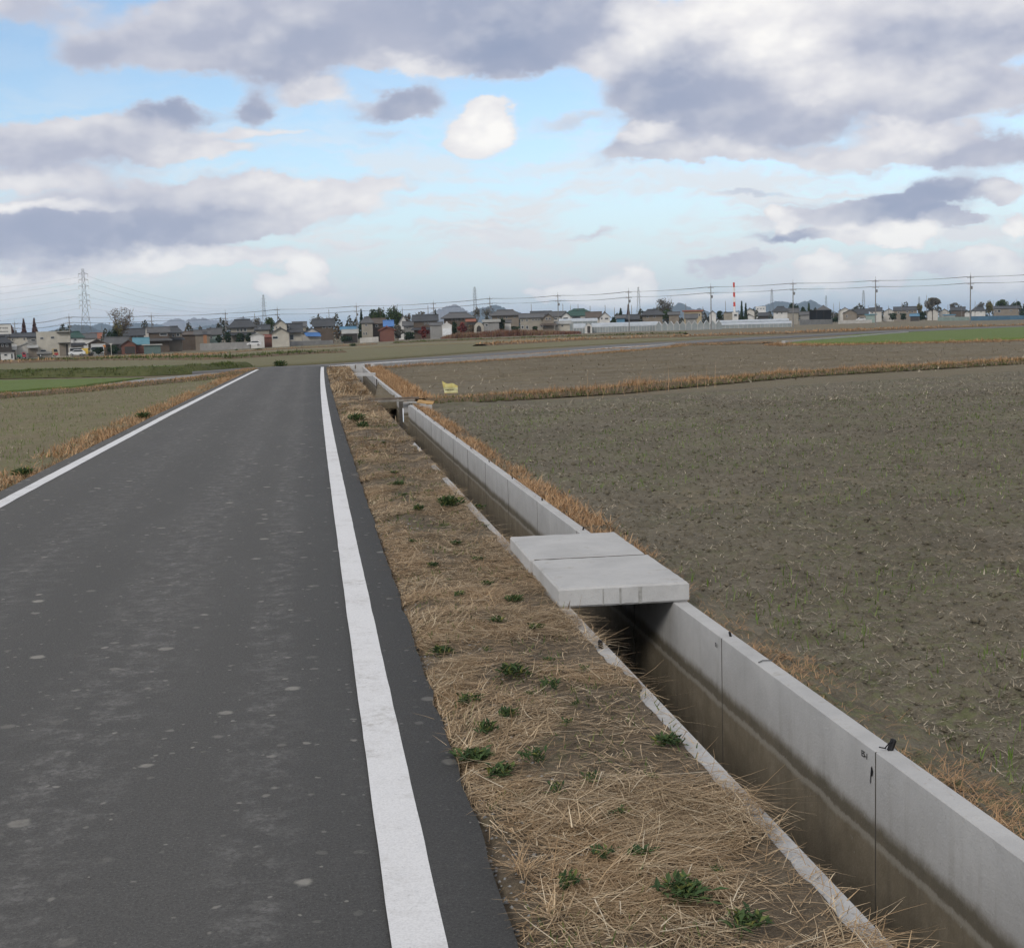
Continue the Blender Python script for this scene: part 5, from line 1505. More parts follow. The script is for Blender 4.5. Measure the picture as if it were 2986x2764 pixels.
# ------------------------------------------------------------------ concrete channel beside the far road
chn = empty('roadside_channel', tuple(G(1100, 1070))); tag(chn, 'pale concrete channel edging the far road beyond the brown field', 'channel')
CH = [(1092, 1071), (1180, 1064), (1300, 1056), (1420, 1048), (1560, 1040), (1700, 1031), (1840, 1022), (1970, 1006)]
o0 = np.array(chn.location)
pts = [G(*p) for p in CH]
for i, (a, b_) in enumerate(zip(pts[:-1], pts[1:])):
    for k in range(3):
        p = a + (b_ - a) * (k / 3 + .004); q = a + (b_ - a) * ((k + 1) / 3 - .004)
        d = (q - p)[:2]; n_ = np.array([-d[1], d[0]]) / np.linalg.norm(d) * 0.22
        z0 = float(gz(*p[:2])); z1 = float(gz(*q[:2]))
        def pt(v, s__, z): return (v[0] + n_[0] * s__ - o0[0], v[1] + n_[1] * s__ - o0[1], z - o0[2])
        MB().add([pt(p, 0, z0 + .17), pt(q, 0, z1 + .17), pt(q, 1, z1 + .17), pt(p, 1, z0 + .17), pt(p, 0, z0 - .3), pt(q, 0, z1 - .3), pt(q, 1, z1 - .3), pt(p, 1, z0 - .3)],
                 [(0, 1, 2, 3), (0, 4, 5, 1), (1, 5, 6, 2), (2, 6, 7, 3), (3, 7, 4, 0)]).build('kerb_block', m_conc, chn)
CH2 = [(2290, 1001), (2400, 993), (2500, 985), (2600, 976), (2650, 972)]
chn2 = empty('roadside_channel', tuple(G(2290, 1001))); tag(chn2, 'short pale concrete channel edging the far green field', 'channel')
o0 = np.array(chn2.location); pts = [G(*p) for p in CH2]
for a, b_ in zip(pts[:-1], pts[1:]):
    p, q = a, a + (b_ - a) * .985
    d = (q - p)[:2]; n_ = np.array([-d[1], d[0]]) / np.linalg.norm(d) * 0.3
    z0 = float(gz(*p[:2])); z1 = float(gz(*q[:2]))
    def pt(v, s__, z): return (v[0] + n_[0] * s__ - o0[0], v[1] + n_[1] * s__ - o0[1], z - o0[2])
    MB().add([pt(p, 0, z0 + .2), pt(q, 0, z1 + .2), pt(q, 1, z1 + .2), pt(p, 1, z0 + .2), pt(p, 0, z0 - .3), pt(q, 0, z1 - .3), pt(q, 1, z1 - .3), pt(p, 1, z0 - .3)],
             [(0, 1, 2, 3), (0, 4, 5, 1), (1, 5, 6, 2), (2, 6, 7, 3), (3, 7, 4, 0)]).build('kerb_block', m_conc, chn2)

# ------------------------------------------------------------------ blades
def blades(name, pos, L, az, tilt, curl, wd, mat, segs=3, floor=None, parent=None, lift=0.004):
    n = len(pos)
    pos = np.asarray(pos, float)
    dirx, diry = np.cos(az), np.sin(az)
    sx_, sy_ = -diry, dirx
    V = np.zeros((n, segs + 1, 2, 3))
    p = pos.copy()
    kink = RNG.uniform(-.35, .35, n)
    for k in range(segs + 1):
        u = k / segs
        hw = wd * (1 - 0.75 * u ** 1.5) * 0.5
        V[:, k, 0] = p + np.stack([sx_ * hw, sy_ * hw, np.zeros(n)], -1)
        V[:, k, 1] = p - np.stack([sx_ * hw, sy_ * hw, np.zeros(n)], -1)
        a = tilt + curl * u
        a2 = az + kink * u
        st = L / segs
        p = p + np.stack([np.cos(a2) * np.sin(a) * st, np.sin(a2) * np.sin(a) * st, np.cos(a) * st], -1)
    if floor is not None:
        fz = floor(V[..., 0], V[..., 1]) + lift + RNG.uniform(0, .012, (n, 1, 1))
        V[..., 2] = np.maximum(V[..., 2], fz)
    base = np.arange(n)[:, None] * (2 * (segs + 1))
    fs = []
    for k in range(segs):
        o = 2 * k
        fs.append(np.stack([base[:, 0] + o, base[:, 0] + o + 1, base[:, 0] + o + 3, base[:, 0] + o + 2], -1))
    F = np.stack(fs, 1).reshape(-1, 4)
    return arr_mesh(name, V.reshape(-1, 3), F, mat, parent)


U = RNG.uniform
m_stalk = island_mat('straw_stalk', [(0.0, (0.30, 0.23, 0.145)), (0.6, (0.46, 0.37, 0.25)), (1.0, (0.62, 0.54, 0.41))])
# dry straw of the verge --------------------------------------------------
def verge_floor(X, Y):
    return np.where(X < 1.465 + bend(Y), verge_z(X, Y), -0.6)

def verge_straw(y0, y1, n, Lr, wr, name, stand=0.0):
    Y = U(y0, y1, n); sx_ = U(-0.01, 1.0, n)
    X = 0.49 + bend(Y) * 0.7 + sx_ * (0.95 + bend(Y) * .3)
    dn = fbm(X * 2.3, Y * 1.6, 3)
    keep = U(0, 1, n) < np.clip((dn - 0.35) / 0.20, 0.08, 1)
    X, Y = X[keep], Y[keep]; m_ = len(X)
    Z = verge_z(X, Y)
    swirl = fbm(X * 1.3 + 9, Y * 1.0, 2) * 9.0
    az = swirl + RNG.normal(0, 1.05, m_)
    edge_ = X < 0.70 + bend(Y) * .7
    az = np.where(edge_ & (np.cos(az) < -.15) & (U(0, 1, m_) < .92), math.pi - az, az)
    L = (Lr[0] + (Lr[1] - Lr[0]) * U(0, 1, m_) ** 1.7) * (0.6 + 0.8 * fbm(X * 3, Y * 3, 2))
    tilt = np.where(U(0, 1, m_) < stand, U(0.6, 1.2, m_), U(1.38, 1.62, m_))
    o = blades(name, np.stack([X, Y, Z + U(0.002, 0.018, m_)], -1), L, az, tilt, U(-.22, .35, m_), U(*wr, m_), m_straw, floor=verge_floor)
    return tag(o, 'flattened dry straw covering the verge between road and ditch', 'straw', kind='stuff')
verge_straw(3.0, 8.5, 62000, (.03, .23), (.0014, .0040), 'verge_straw', .008)
verge_straw(8.5, 18, 44000, (.04, .18), (.0024, .0050), 'verge_straw', .012)
verge_straw(18, 36, 28000, (.05, .20), (.005, .010), 'verge_straw', .04)
verge_straw(36, 67, 24000, (.07, .22), (.009, .017), 'verge_straw', .18)

# broken pale stalks lying on top, and patches of tiny green weeds
n = 700
Y = 3 + 14 * U(0, 1, n) ** 1.6; X = .54 + bend(Y) + U(0, 1, n) * .84
keep = fbm(X * 2.3, Y * 1.6, 3) > .40
X, Y = X[keep], Y[keep]; n = len(X)
o = blades('straw_stalks', np.stack([X, Y, verge_z(X, Y) + U(.012, .03, n)], -1), U(.06, .24, n), U(0, 6.283, n), U(1.42, 1.64, n), U(-.1, .1, n), U(.003, .0052, n), m_stalk, segs=2, floor=verge_floor, lift=.010)
tag(o, 'broken pale stalks lying on the verge straw', 'straw', kind='stuff')
n = 9000
Y = 3 + 30 * U(0, 1, n) ** 1.4; X = .52 + bend(Y) + U(0, 1, n) * .90
keep = fbm(X * 3.1 + 40, Y * 2.2 + 11, 3) > .565
X, Y = X[keep], Y[keep]; n = len(X)
o = blades('verge_greens', np.stack([X, Y, verge_z(X, Y) + .004], -1), U(.012, .045, n), U(0, 6.283, n), U(.3, 1.3, n), U(0, .6, n), U(.003, .007, n) * (1 + Y / 14), m_moss, segs=1)
tag(o, 'tiny green weeds creeping through the verge straw', 'weeds', kind='stuff')

def dry_band(name, label, xf, y0, y1, n, Lr, wr, tilt=(.1, .9), mat=None, zf=None, curl=(0, .9), pw=1.0):
    Y = y0 + (y1 - y0) * U(0, 1, n) ** pw
    X = xf(Y, U(0, 1, n))
    k = fbm(X * 1.5, Y * 1.1, 3)
    keep = U(0, 1, n) < np.clip((k - .30) / .2, .15, 1)
    X, Y, k = X[keep], Y[keep], k[keep]
    m_ = len(X)
    Z = zf(X, Y)
    L = U(*Lr, m_) * (.45 + 1.1 * k)
    o = blades(name, np.stack([X, Y, Z - .01], -1), L, U(0, 6.283, m_), U(*tilt, m_), U(*curl, m_), U(*wr, m_), mat or m_dry)
    return tag(o, label, 'dry grass', kind='stuff')
fzr = lambda X, Y: near_field_z(X, Y)
dry_band('dry_grass', 'orange dry grass along the field side of the ditch', lambda Y, u: 2.185 + bend(Y) + u ** 1.5 * .32, 3.0, 12, 20000, (.03, .11), (.002, .0045), (.8, 1.65), zf=fzr)
dry_band('dry_grass', 'orange dry grass along the field side of the ditch', lambda Y, u: 2.185 + bend(Y) + u ** 1.4 * .36, 10, 31.0, 16000, (.06, .15), (.004, .008), (.5, 1.5), zf=fzr)
dry_band('dry_grass', 'orange dry grass along the far stretch of the ditch', lambda Y, u: 2.2 + bend(Y) + u * .75, 33.2, 67, 12000, (.08, .22), (.010, .02), zf=lambda X, Y: gz(X, Y) + .03)
# tips leaning over the ditch lip
n = 1300
Yl = 3 + 30 * U(0, 1, n) ** 1.5
kk = fbm(Yl * 1.7, Yl * 0 + 4.2, 3)
Yl = Yl[U(0, 1, n) < np.clip((kk - .48) / .12, .03, 1)]; n = len(Yl)
o = blades('dry_grass', np.stack([1.40 + bend(Yl) + U(-.06, .05, n), Yl, np.full(n, -.005)], -1), U(.03, .15, n) * U(.5, 1, n), RNG.normal(0, 1.1, n), U(.8, 1.6, n), U(-.3, 1.2, n), U(.002, .005, n) * (1 + Yl / 12), m_straw)
tag(o, 'dry grass tips hanging over the near lip of the ditch', 'dry grass', kind='stuff')
dry_band('dry_grass', 'orange dry grass along the left edge of the road', lambda Y, u: xroad_l(Y) - .02 - u ** 1.6 * .75, 12, 67, 20000, (.05, .16), (.006, .014), (.3, 1.4), zf=lambda X, Y: gz(X, Y) + .035, pw=1.3)

# straw litter and sprouts of the fields --------------------------------------
def scatter_field(n, y0, y1, pw=1.8):
    Y = y0 + (y1 - y0) * U(0, 1, n) ** pw
    X = 2.5 + bend(Y) + U(0, 1, n) * (3.2 + .56 * Y)
    return X, Y
X, Y = scatter_field(145000, 3.2, 31, 2.0)
n = len(X)
o = blades('straw_litter', np.stack([X, Y, near_field_z(X, Y) + .003], -1), (.010 + .055 * U(0, 1, n) ** 2.6) * (1 + Y / 40), U(0, 6.283, n), U(1.2, 1.65, n), U(-.2, .2, n), U(.0018, .0042, n) * (1 + Y / 7), m_litter, segs=1)
tag(o, 'chopped straw litter strewn over the near field', 'straw', kind='stuff')
X, Y = scatter_field(30000, 3.2, 31)
row = np.abs(((X * .89 - Y * .45) / .22) % 1 - .5)
keep = (fbm(X * .8, Y * .8, 3) > .44) & (U(0, 1, len(X)) < np.clip(1.15 - row * 2.2, .1, 1))
X, Y = X[keep], Y[keep]; n = len(X)
o = blades('wheat_sprouts', np.stack([X, Y, near_field_z(X, Y)], -1), U(.03, .085, n), U(0, 6.283, n), U(.05, .7, n), U(.1, .8, n), U(.0025, .005, n) * (1 + Y / 14), m_sprout, segs=2)
tag(o, 'sparse green wheat sprouts in the near field', 'sprouts', kind='stuff')
n = 16000
Y = 10 + 50 * U(0, 1, n) ** 1.3
X = -3.9 - U(0, 1, n) * (2 + .22 * Y)
keep = (fbm(X * .7, Y * .7, 3) > .42) & (Y < 62 + (X + 4) * 3.0)
X, Y = X[keep], Y[keep]; n = len(X)
o = blades('wheat_sprouts', np.stack([X, Y, gz(X, Y) + .02], -1), U(.03, .09, n), U(0, 6.283, n), U(.05, .7, n), U(.1, .8, n), U(.006, .014, n), m_sprout, segs=1)
tag(o, 'sparse green wheat sprouts in the left field', 'sprouts', kind='stuff')
n = 15000
Y = 10 + 50 * U(0, 1, n) ** 1.3
X = -3.9 - U(0, 1, n) * (2 + .22 * Y)
keep = Y < 62 + (X + 4) * 3.0
X, Y = X[keep], Y[keep]; n = len(X)
o = blades('straw_litter', np.stack([X, Y, gz(X, Y) + .035], -1), U(.03, .10, n), U(0, 6.283, n), U(1.0, 1.6, n), U(-.2, .3, n), U(.006, .014, n), m_litter, segs=1)
tag(o, 'chopped straw litter strewn over the left field', 'straw', kind='stuff')
n = 14000
Y = U(28, 41, n); X = 2.9 + U(0, 1, n) * 22
keep = Y < 30.4 + .50 * (X - 3.3)
X, Y = X[keep], Y[keep]; n = len(X)
o = blades('straw_litter', np.stack([X, Y, gz(X, Y) + .03], -1), U(.04, .16, n), U(0, 6.283, n), U(1.0, 1.6, n), U(-.2, .3, n), U(.008, .018, n), m_litter, segs=1)
tag(o, 'chopped straw litter at the far end of the near field', 'straw', kind='stuff')
n = 9000
Y = U(33, 95, n); X = 3.5 + U(0, 1, n) * (10 + .5 * Y)
keep = (Y > 33.5 + .50 * (X - 3.3)) & (Y < 62 + 1.05 * X) & (Y < 100)
X, Y = X[keep], Y[keep]; n = len(X)
o = blades('straw_litter', np.stack([X, Y, gz(X, Y) + .03], -1), U(.05, .20, n), U(0, 6.283, n), U(.8, 1.6, n), U(-.2, .3, n), U(.015, .04, n), m_litter, segs=1)
tag(o, 'sparse straw litter on the brown field', 'straw', kind='stuff')
# clods
def clods(name, label, X, Y, zf, size):
    n = len(X)
    base = np.array([(1, 0, 0), (-1, 0, 0), (0, 1, 0), (0, -1, 0), (0, 0, .7), (0, 0, -.5)], float)
    tri = np.array([(0, 2, 4), (2, 1, 4), (1, 3, 4), (3, 0, 4), (2, 0, 5), (1, 2, 5), (3, 1, 5), (0, 3, 5)])
    a = U(0, 6.283, n)
    sc = size[:, None] * U(.6, 1.4, (n, 6))
    P_ = base[None] * sc[..., None]
    ca_, sa_ = np.cos(a)[:, None], np.sin(a)[:, None]
    Q = np.stack([P_[..., 0] * ca_ - P_[..., 1] * sa_, P_[..., 0] * sa_ + P_[..., 1] * ca_, P_[..., 2]], -1)
    Q += np.stack([X, Y, zf(X, Y)], -1)[:, None]
    F = (np.arange(n)[:, None, None] * 6 + tri[None]).reshape(-1, 3)
    return tag(arr_mesh(name, Q.reshape(-1, 3), F, m_field), label, 'soil', kind='stuff')
X, Y = scatter_field(36000, 3.2, 30, 1.7)
clods('soil_clods', 'crumbled grey-brown soil clods of the near field', X, Y, near_field_z, U(.005, .017, len(X)) * (1 + Y / 40) * (1 + (U(0, 1, len(X)) < .03) * 1.2))
n = 900
Y = 3 + 9 * U(0, 1, n); X = .50 + U(0, 1, n) ** 2.2 * .35
o = clods('verge_gravel', 'loose grey gravel along the edge of the asphalt', X, Y, verge_z, U(.004, .012, n)); o.data.materials.clear(); o.data.materials.append(m_gravel)

# ridges ---------------------------------------------------------------------
def ridge(name, label, A, wdt, hgt, n, Lr, wr, mat=m_dry, soilm=m_ridge, greens=0, tall=None, tilt=(.05, 1.25), nn=160):
    A = np.array(A, float)
    s_ = np.concatenate([[0], np.cumsum(np.linalg.norm(np.diff(A, axis=0), axis=1))])
    tt = np.linspace(0, s_[-1], nn)
    Cx, Cy = np.interp(tt, s_, A[:, 0]), np.interp(tt, s_, A[:, 1])
    d = np.stack([np.gradient(Cx), np.gradient(Cy)], -1); d /= np.linalg.norm(d, axis=1, keepdims=True)
    nrm = np.stack([-d[:, 1], d[:, 0]], -1)
    vv = np.linspace(-1, 1, 11)
    hh = hgt * np.clip(1.15 - np.abs(vv) ** 2.2 * 1.15, -.05, 1)
    Q = np.stack([Cx, Cy], -1)[:, None] + nrm[:, None] * (vv[None, :, None] * wdt / 2)
    Zr = gz(Q[..., 0], Q[..., 1]) + hh[None] * (.7 + .6 * fbm(Q[..., 0] * .5, Q[..., 1] * .5, 3)) + .05 * (fbm(Q[..., 0] * 3, Q[..., 1] * 3, 3) - .5)
    o = arr_mesh(name, np.concatenate([Q, Zr[..., None]], -1).reshape(-1, 3), grid_faces(nn, 11), soilm, smooth=True)
    tag(o, kind='structure')
    def scat(n_, spread=.9, shift=0.0):
        u = U(0, nn - 1.001, n_); v = np.clip(RNG.normal(shift, .45, n_), -spread, spread)
        i = u.astype(int); f = u - i
        c = np.stack([Cx, Cy], -1)
        P_ = c[i] * (1 - f)[:, None] + c[i + 1] * f[:, None] + nrm[i] * (v * wdt / 2)[:, None]
        z = gz(P_[:, 0], P_[:, 1]) + hgt * np.clip(1.15 - np.abs(v) ** 2.2 * 1.15, 0, 1) * .85
        return P_, z, u / (nn - 1)
    P_, z, u = scat(n)
    k = fbm(P_[:, 0] * .9, P_[:, 1] * .9, 3) * .6 + .8 * np.maximum(fbm(P_[:, 0] * 2.4 + 7, P_[:, 1] * 2.4, 2) - .42, 0) + .12
    L = U(*Lr, n) ** 1.15 * (.25 + 1.9 * k ** 1.5)
    if tall is not None:
        L *= tall(P_[:, 0])
    g = blades(name + '_grass', np.concatenate([P_, z[:, None]], -1), L, U(0, 6.283, n), U(*tilt, n), U(0, .8, n), U(*wr, n), mat)
    tag(g, label, 'dry grass', kind='stuff')
    if greens:
        P_, z, u = scat(greens, .98, -.75)
        g = blades(name + '_greens', np.concatenate([P_, z[:, None]], -1), U(.04, .14, greens), U(0, 6.283, greens), U(.2, 1.2, greens), U(0, .8, greens), U(.01, .025, greens), m_moss, segs=2)
        tag(g, 'low green weeds along the foot of ' + label, 'weeds', kind='stuff')
    return o
def gl(pts):
    return [tuple(G(*p)[:2]) for p in pts]
ridge('field_ridge', 'tall orange dry grass on the ridge between the two right fields', gl([(1225, 1178), (1335, 1172), (1760, 1147), (2050, 1120), (2300, 1098), (2650, 1078), (2986, 1058), (3300, 1040)]),
      1.2, .13, 17000, (.06, .19), (.008, .016), greens=5000, tall=lambda X: 1 + 1.1 * np.exp(-((X - 9.3) / 1.6) ** 2) + .25 * (X > 14))
# plumes standing out of the ridge grass
n = 26
Xp = RNG.normal(9.0, 1.2, n); Yp = np.interp(Xp, [3, 6.7, 10.5, 17], [31, 31.4, 34.8, 38.8]) + U(-.3, .3, n)
o = blades('grass_plumes', np.stack([Xp, Yp, gz(Xp, Yp) + .1], -1), U(.35, .75, n), U(0, 6.283, n), U(0, .4, n), U(0, .6, n), U(.005, .009, n), m_dry)
tag(o, 'thin pale grass plumes sticking up from the field ridge', 'dry grass', kind='stuff')
ridge('roadside_bank', 'orange dry grass on the strip between brown field and far road', gl([(960, 1075), (1080, 1068), (1200, 1060), (1400, 1046), (1700, 1024), (1850, 1014), (2000, 1004), (2150, 999), (2240, 1000)]), 1.4, .06, 6000, (.05, .16), (.015, .03))
ridge('field_edge_bank', 'orange dry grass on the near edge of the brown field beyond the channel', gl([(1110, 1079), (1180, 1073), (1300, 1065), (1500, 1052), (1700, 1038), (1850, 1026), (2000, 1011), (2150, 1004), (2230, 1003)]), 1.0, .10, 9000, (.06, .20), (.015, .03), greens=1500)
ridge('field_edge_bank', 'orange dry grass along the front of the far green field', gl([(2240, 1010), (2400, 1011), (2600, 1007), (2800, 1003), (2986, 997), (3250, 986)]), 1.4, .12, 7000, (.09, .28), (.02, .04))
ridge('track_bank', 'brown dry grass on the bank below the left farm track', gl([(-300, 1196), (0, 1163), (200, 1148), (400, 1127), (560, 1112), (680, 1095), (735, 1084)]), 1.2, .14, 11000, (.05, .17), (.010, .02), greens=2500)
ridge('green_bank', 'dark green grassy bank behind the left wheat field', gl([(-300, 1118), (0, 1103), (200, 1099), (420, 1095), (560, 1089), (700, 1078)]), 2.0, .38, 16000, (.06, .2), (.02, .04), mat=m_moss, soilm=m_bank, greens=0)
ridge('green_strip', 'low green weeds in a line across the far left fields', gl([(-100, 1062), (300, 1052), (620, 1050), (730, 1044), (900, 1033), (1000, 1029)]), 1.6, .22, 4000, (.15, .4), (.05, .09), mat=m_moss, soilm=m_ridge)
ridge('green_strip', 'low green weeds before the reddish reeds', gl([(1150, 1003), (1300, 996), (1500, 989), (1700, 983), (2000, 975)]), 2.0, .22, 3500, (.15, .45), (.06, .12), mat=m_moss, soilm=m_ridge)
ridge('dry_strip', 'dry grass line across the far fields right of centre', gl([(1400, 1010), (1700, 993), (2000, 984), (2300, 974), (2600, 962), (2986, 951)]), 2.0, .22, 5000, (.15, .45), (.06, .12), soilm=m_ridge)
ridge('dry_strip', 'dry grass line below the far left workshops', gl([(-80, 1062), (100, 1058), (400, 1046), (650, 1031), (850, 1018), (1100, 1005)]), 2.0, .22, 5000, (.15, .4), (.06, .12), soilm=m_ridge)
# reeds in front of the houses
m_reed = island_mat('reeds', [(0.0, (0.10, 0.055, 0.04)), (.35, (0.20, 0.105, 0.075)), (.7, (0.27, 0.165, 0.10)), (1.0, (0.20, 0.18, 0.08))], patch=(.09, (0.16, 0.06, 0.055), .6))
Rp = np.array([at_depth(x, y, 372) for x, y in ((1290, 986), (1400, 983), (1500, 980), (1600, 976), (1690, 972))])
n = 9000
u = U(0, 4, n); i = np.minimum(u.astype(int), 3); f = u - i
Pq = Rp[i] * (1 - f)[:, None] + Rp[i + 1] * f[:, None]
Pq[:, 1] += U(-3, 6, n)
tp = np.interp(u, [0, .5, 1.2, 2.2, 3, 4], [.5, .9, 1.0, 1.0, .8, .5])
Pq[:, 2] = gz(Pq[:, 0], Pq[:, 1]) - .1
o = blades('reed_thicket', Pq, U(.7, 1.5, n) * (.55 + .9 * fbm(Pq[:, 0] * .25, Pq[:, 1] * .25, 3)) * tp * 1.25, U(0, 6.283, n), U(0, .5, n), U(0, .7, n), U(.08, .20, n), m_reed)
tag(o, 'reddish brown reed thicket in front of the apartment block', 'reeds', kind='stuff')

# ------------------------------------------------------------------ weeds on the verge
def weed_mesh(seed, leaves, L, flat):
    r_ = random.Random(seed)
    mb = MB()
    for i in range(leaves):
        a = r_.uniform(0, 6.283); t_ = r_.uniform(.15, flat); l = L * r_.uniform(.5, 1.1); w_ = l * r_.uniform(.10, .20)
        d = Vector((math.cos(a), math.sin(a), 0)); sd_ = Vector((-d.y, d.x, 0))
        b0 = Vector((max(-L, min(L, r_.gauss(0, L * .5))), max(-L, min(L, r_.gauss(0, L * .5))), r_.uniform(0, L * .9)))
        p1 = b0 + d * (l * .5 * math.sin(t_)) + Vector((0, 0, l * .5 * math.cos(t_)))
        p2 = p1 + d * (l * .5 * math.sin(min(t_ + .5, 1.7))) + Vector((0, 0, l * .5 * math.cos(min(t_ + .5, 1.7))))
        mb.add([b0, p1 + sd_ * w_, p2, p1 - sd_ * w_], [(0, 1, 2), (0, 2, 3)])
    return mb
wm = []
for sd_, lv, L_, fl in ((1, 60, .030, 1.3), (2, 90, .034, 1.2), (3, 44, .026, 1.4), (4, 170, .040, 1.25), (5, 120, .028, 1.45)):
    mb = weed_mesh(sd_, lv, L_, fl)
    me = bpy.data.meshes.new('weed'); me.from_pydata(mb.v, [], mb.f); me.update(); me.materials.append(m_weed)
    wm.append(me)
def weed(px, py, k, s_, label, group=None):
    p = G(px, py, .13)
    o = bpy.data.objects.new('weed_plant', wm[k]); link(o)
    z = float(verge_z(p[0], p[1])) if .45 < p[0] < 1.45 else float(gz(p[0], p[1])) + .03
    o.location = (p[0], p[1], z + .012); o.rotation_euler = (0, 0, random.uniform(0, 6.28)); s_ = s_ * (.98 if py > 1150 else 1); o.scale = (s_ * random.uniform(.85, 1.25), s_ * random.uniform(.85, 1.25), s_ * random.uniform(.6, 1.1))
    tag(o, label, 'weed', group)
gw = 'green weeds on the dry verge'
for args in [(1040, 1232, 3, 3.0, 'broad green weed patch where the verge is narrowest, beside the white line'), (1060, 1250, 4, 3.2, 'spreading green weed patch just below the broad one'),
             (1310, 1480, 3, 1.9, 'dark green weed at the ditch lip above the cover slabs'), (1395, 1390 + 70, 1, 1.5, 'leafy weed growing on the ditch lip before the slabs'),
             (1160, 1425, 3, 1.5, 'bushy dark weed midway along the verge'), (1950, 2185, 4, 1.8, 'yellow-green grass tuft near the ditch lip'), (1500, 1770, 3, 1.1, 'dark green weed left of the near cover slab'),
             (1380, 2215, 3, 1.2, 'dark green weed beside the asphalt edge'), (1460, 2265, 1, 1.5, 'green weed right of the one beside the asphalt edge'),
             (1990, 2640, 3, 1.3, 'yellow-flowered weed nearest the bottom of the photo'), (2180, 2715, 1, 1.5, 'leafy weed at the bottom right of the verge'), (2265, 2410, 1, .9, 'small weed growing on the bare ditch wall top'),
             (1290, 1900, 3, 1.2, 'dark weed near the asphalt level with the slab front'), (1495, 1985, 3, 1.1, 'dark weed in the middle of the verge below the slab'), (1610, 2035, 0, 1.3, 'small weed right of the middle one below the slab'),
             (1870, 2520, 4, 1.2, 'low spreading weed in the thick straw near the bottom'), (1365, 2060, 0, 1.3, 'small weed against the asphalt edge halfway down'), (1560, 1850, 0, 1.2, 'small weed between slab and asphalt')]:
    weed(*args, group=gw)
for (px, py, wh) in [(1250, 1440, 'right of the bushy dark weed midway up'), (1220, 1500, 'just below the bushy dark weed midway up'), (1290, 1545, 'left of the far slab corner'), (1330, 1590, 'a little left of the slab joint'), (1390, 1640, 'close to the left side of the slabs'), (1140, 1470, 'by the asphalt left of the slabs'), (1100, 1330, 'by the asphalt below the spreading patch'), (1150, 1390, 'just above the bushy dark weed midway up'), (1205, 1590, 'by the asphalt level with the slab middle'), (1420, 1720, 'left of the slab front corner'), (1650, 2140, 'in the middle, between slab and bottom edge'), (1560, 2240, 'right of the pair beside the asphalt edge'), (1720, 2300, 'in thin straw right of centre'), (1800, 2400, 'in thick straw toward the ditch'), (1480, 2110, 'just above the pair beside the asphalt edge'), (1340, 1750, 'by the asphalt below the slab middle'), (1700, 1960, 'close to the ditch lip below the slab')]:
    weed(px, py, random.choice([0, 1, 2, 2, 4]), random.uniform(.7, 1.4), 'small green weed in dry straw ' + wh, 'small weeds on the verge')
for (px, py, wh) in [(1120, 1300, 'by the asphalt far up the verge'), (1175, 1450, 'just left of the bushy dark weed'), (1265, 1660, 'halfway between asphalt and slab'), (1310, 1700, 'near the asphalt below the far slab'), (1450, 1830, 'below the weed left of the near slab'), (1420, 1920, 'in bare soil below the near slab'), (1600, 1935, 'near the ditch lip below the slab corner'), (1545, 2050, 'in the middle of the verge at mid height'), (1680, 2080, 'near the ditch lip at mid height'), (1420, 2150, 'close to the asphalt at mid height'), (1620, 2330, 'in thick straw left of centre'), (1900, 2290, 'at the ditch lip below the yellow-green tuft'), (1760, 2520, 'in thick straw near the bottom'), (1660, 2600, 'near the asphalt tufts at the bottom'), (2090, 2560, 'beside the ditch lip near the bottom')]:
    weed(px, py, random.choice([0, 1, 2, 2, 4]), random.uniform(.6, 1.2), 'tiny green weed on the verge ' + wh, 'small weeds on the verge')
for (px, py, s_, lb_) in [(417, 1210, 2.6, 'green weed at the left road edge, the higher of two'), (70, 1368, 2.2, 'green weed at the left road edge, the lower of two'), (817, 1066, 7.0, 'dark green bush on the field edge beyond the road bend')]:
    weed(px, py, 3, s_, lb_)
for (px, py, s_, lb_) in [(755, 1021, 14.0, 'dark bush in the far left field below the corrugated shed'), (1029, 1009, 12.0, 'dark bush in the far field below the narrow conifer'), (690, 1021, 7.0, 'tiny dark bush in the far field left of the corrugated shed')]:
    weed(px, py, 3, s_, lb_)

# straw tufts at the asphalt edge
def tuft(px, py, n, L, label):
    p = G(px, py, .13)
    z = float(verge_z(p[0], p[1]))
    P_ = np.stack([RNG.normal(0, .02, n), RNG.normal(0, .02, n), U(0, .02, n)], -1)
    o = blades('straw_tuft', P_, U(.4, 1.1, n) * L, U(0, 6.283, n), U(.9, 1.55, n), U(0, .5, n), U(.002, .0045, n), m_straw, segs=4)
    o.location = (p[0], p[1], z + .01)
    tag(o, label, 'straw tuft', 'straw tufts on the verge')
tuft(1530, 2545, 70, .13, 'splayed dry straw tuft at the asphalt edge, the higher of two')
tuft(1620, 2685, 70, .13, 'splayed dry straw tuft at the asphalt edge, nearest the bottom')
tuft(1700, 2440, 50, .15, 'pale straw tuft in the middle of the near verge')
tuft(1365, 2195, 40, .12, 'small straw tuft lying over the asphalt edge')
tuft(1066, 1400, 50, .22, 'straw tuft spilling onto the asphalt far up the verge')

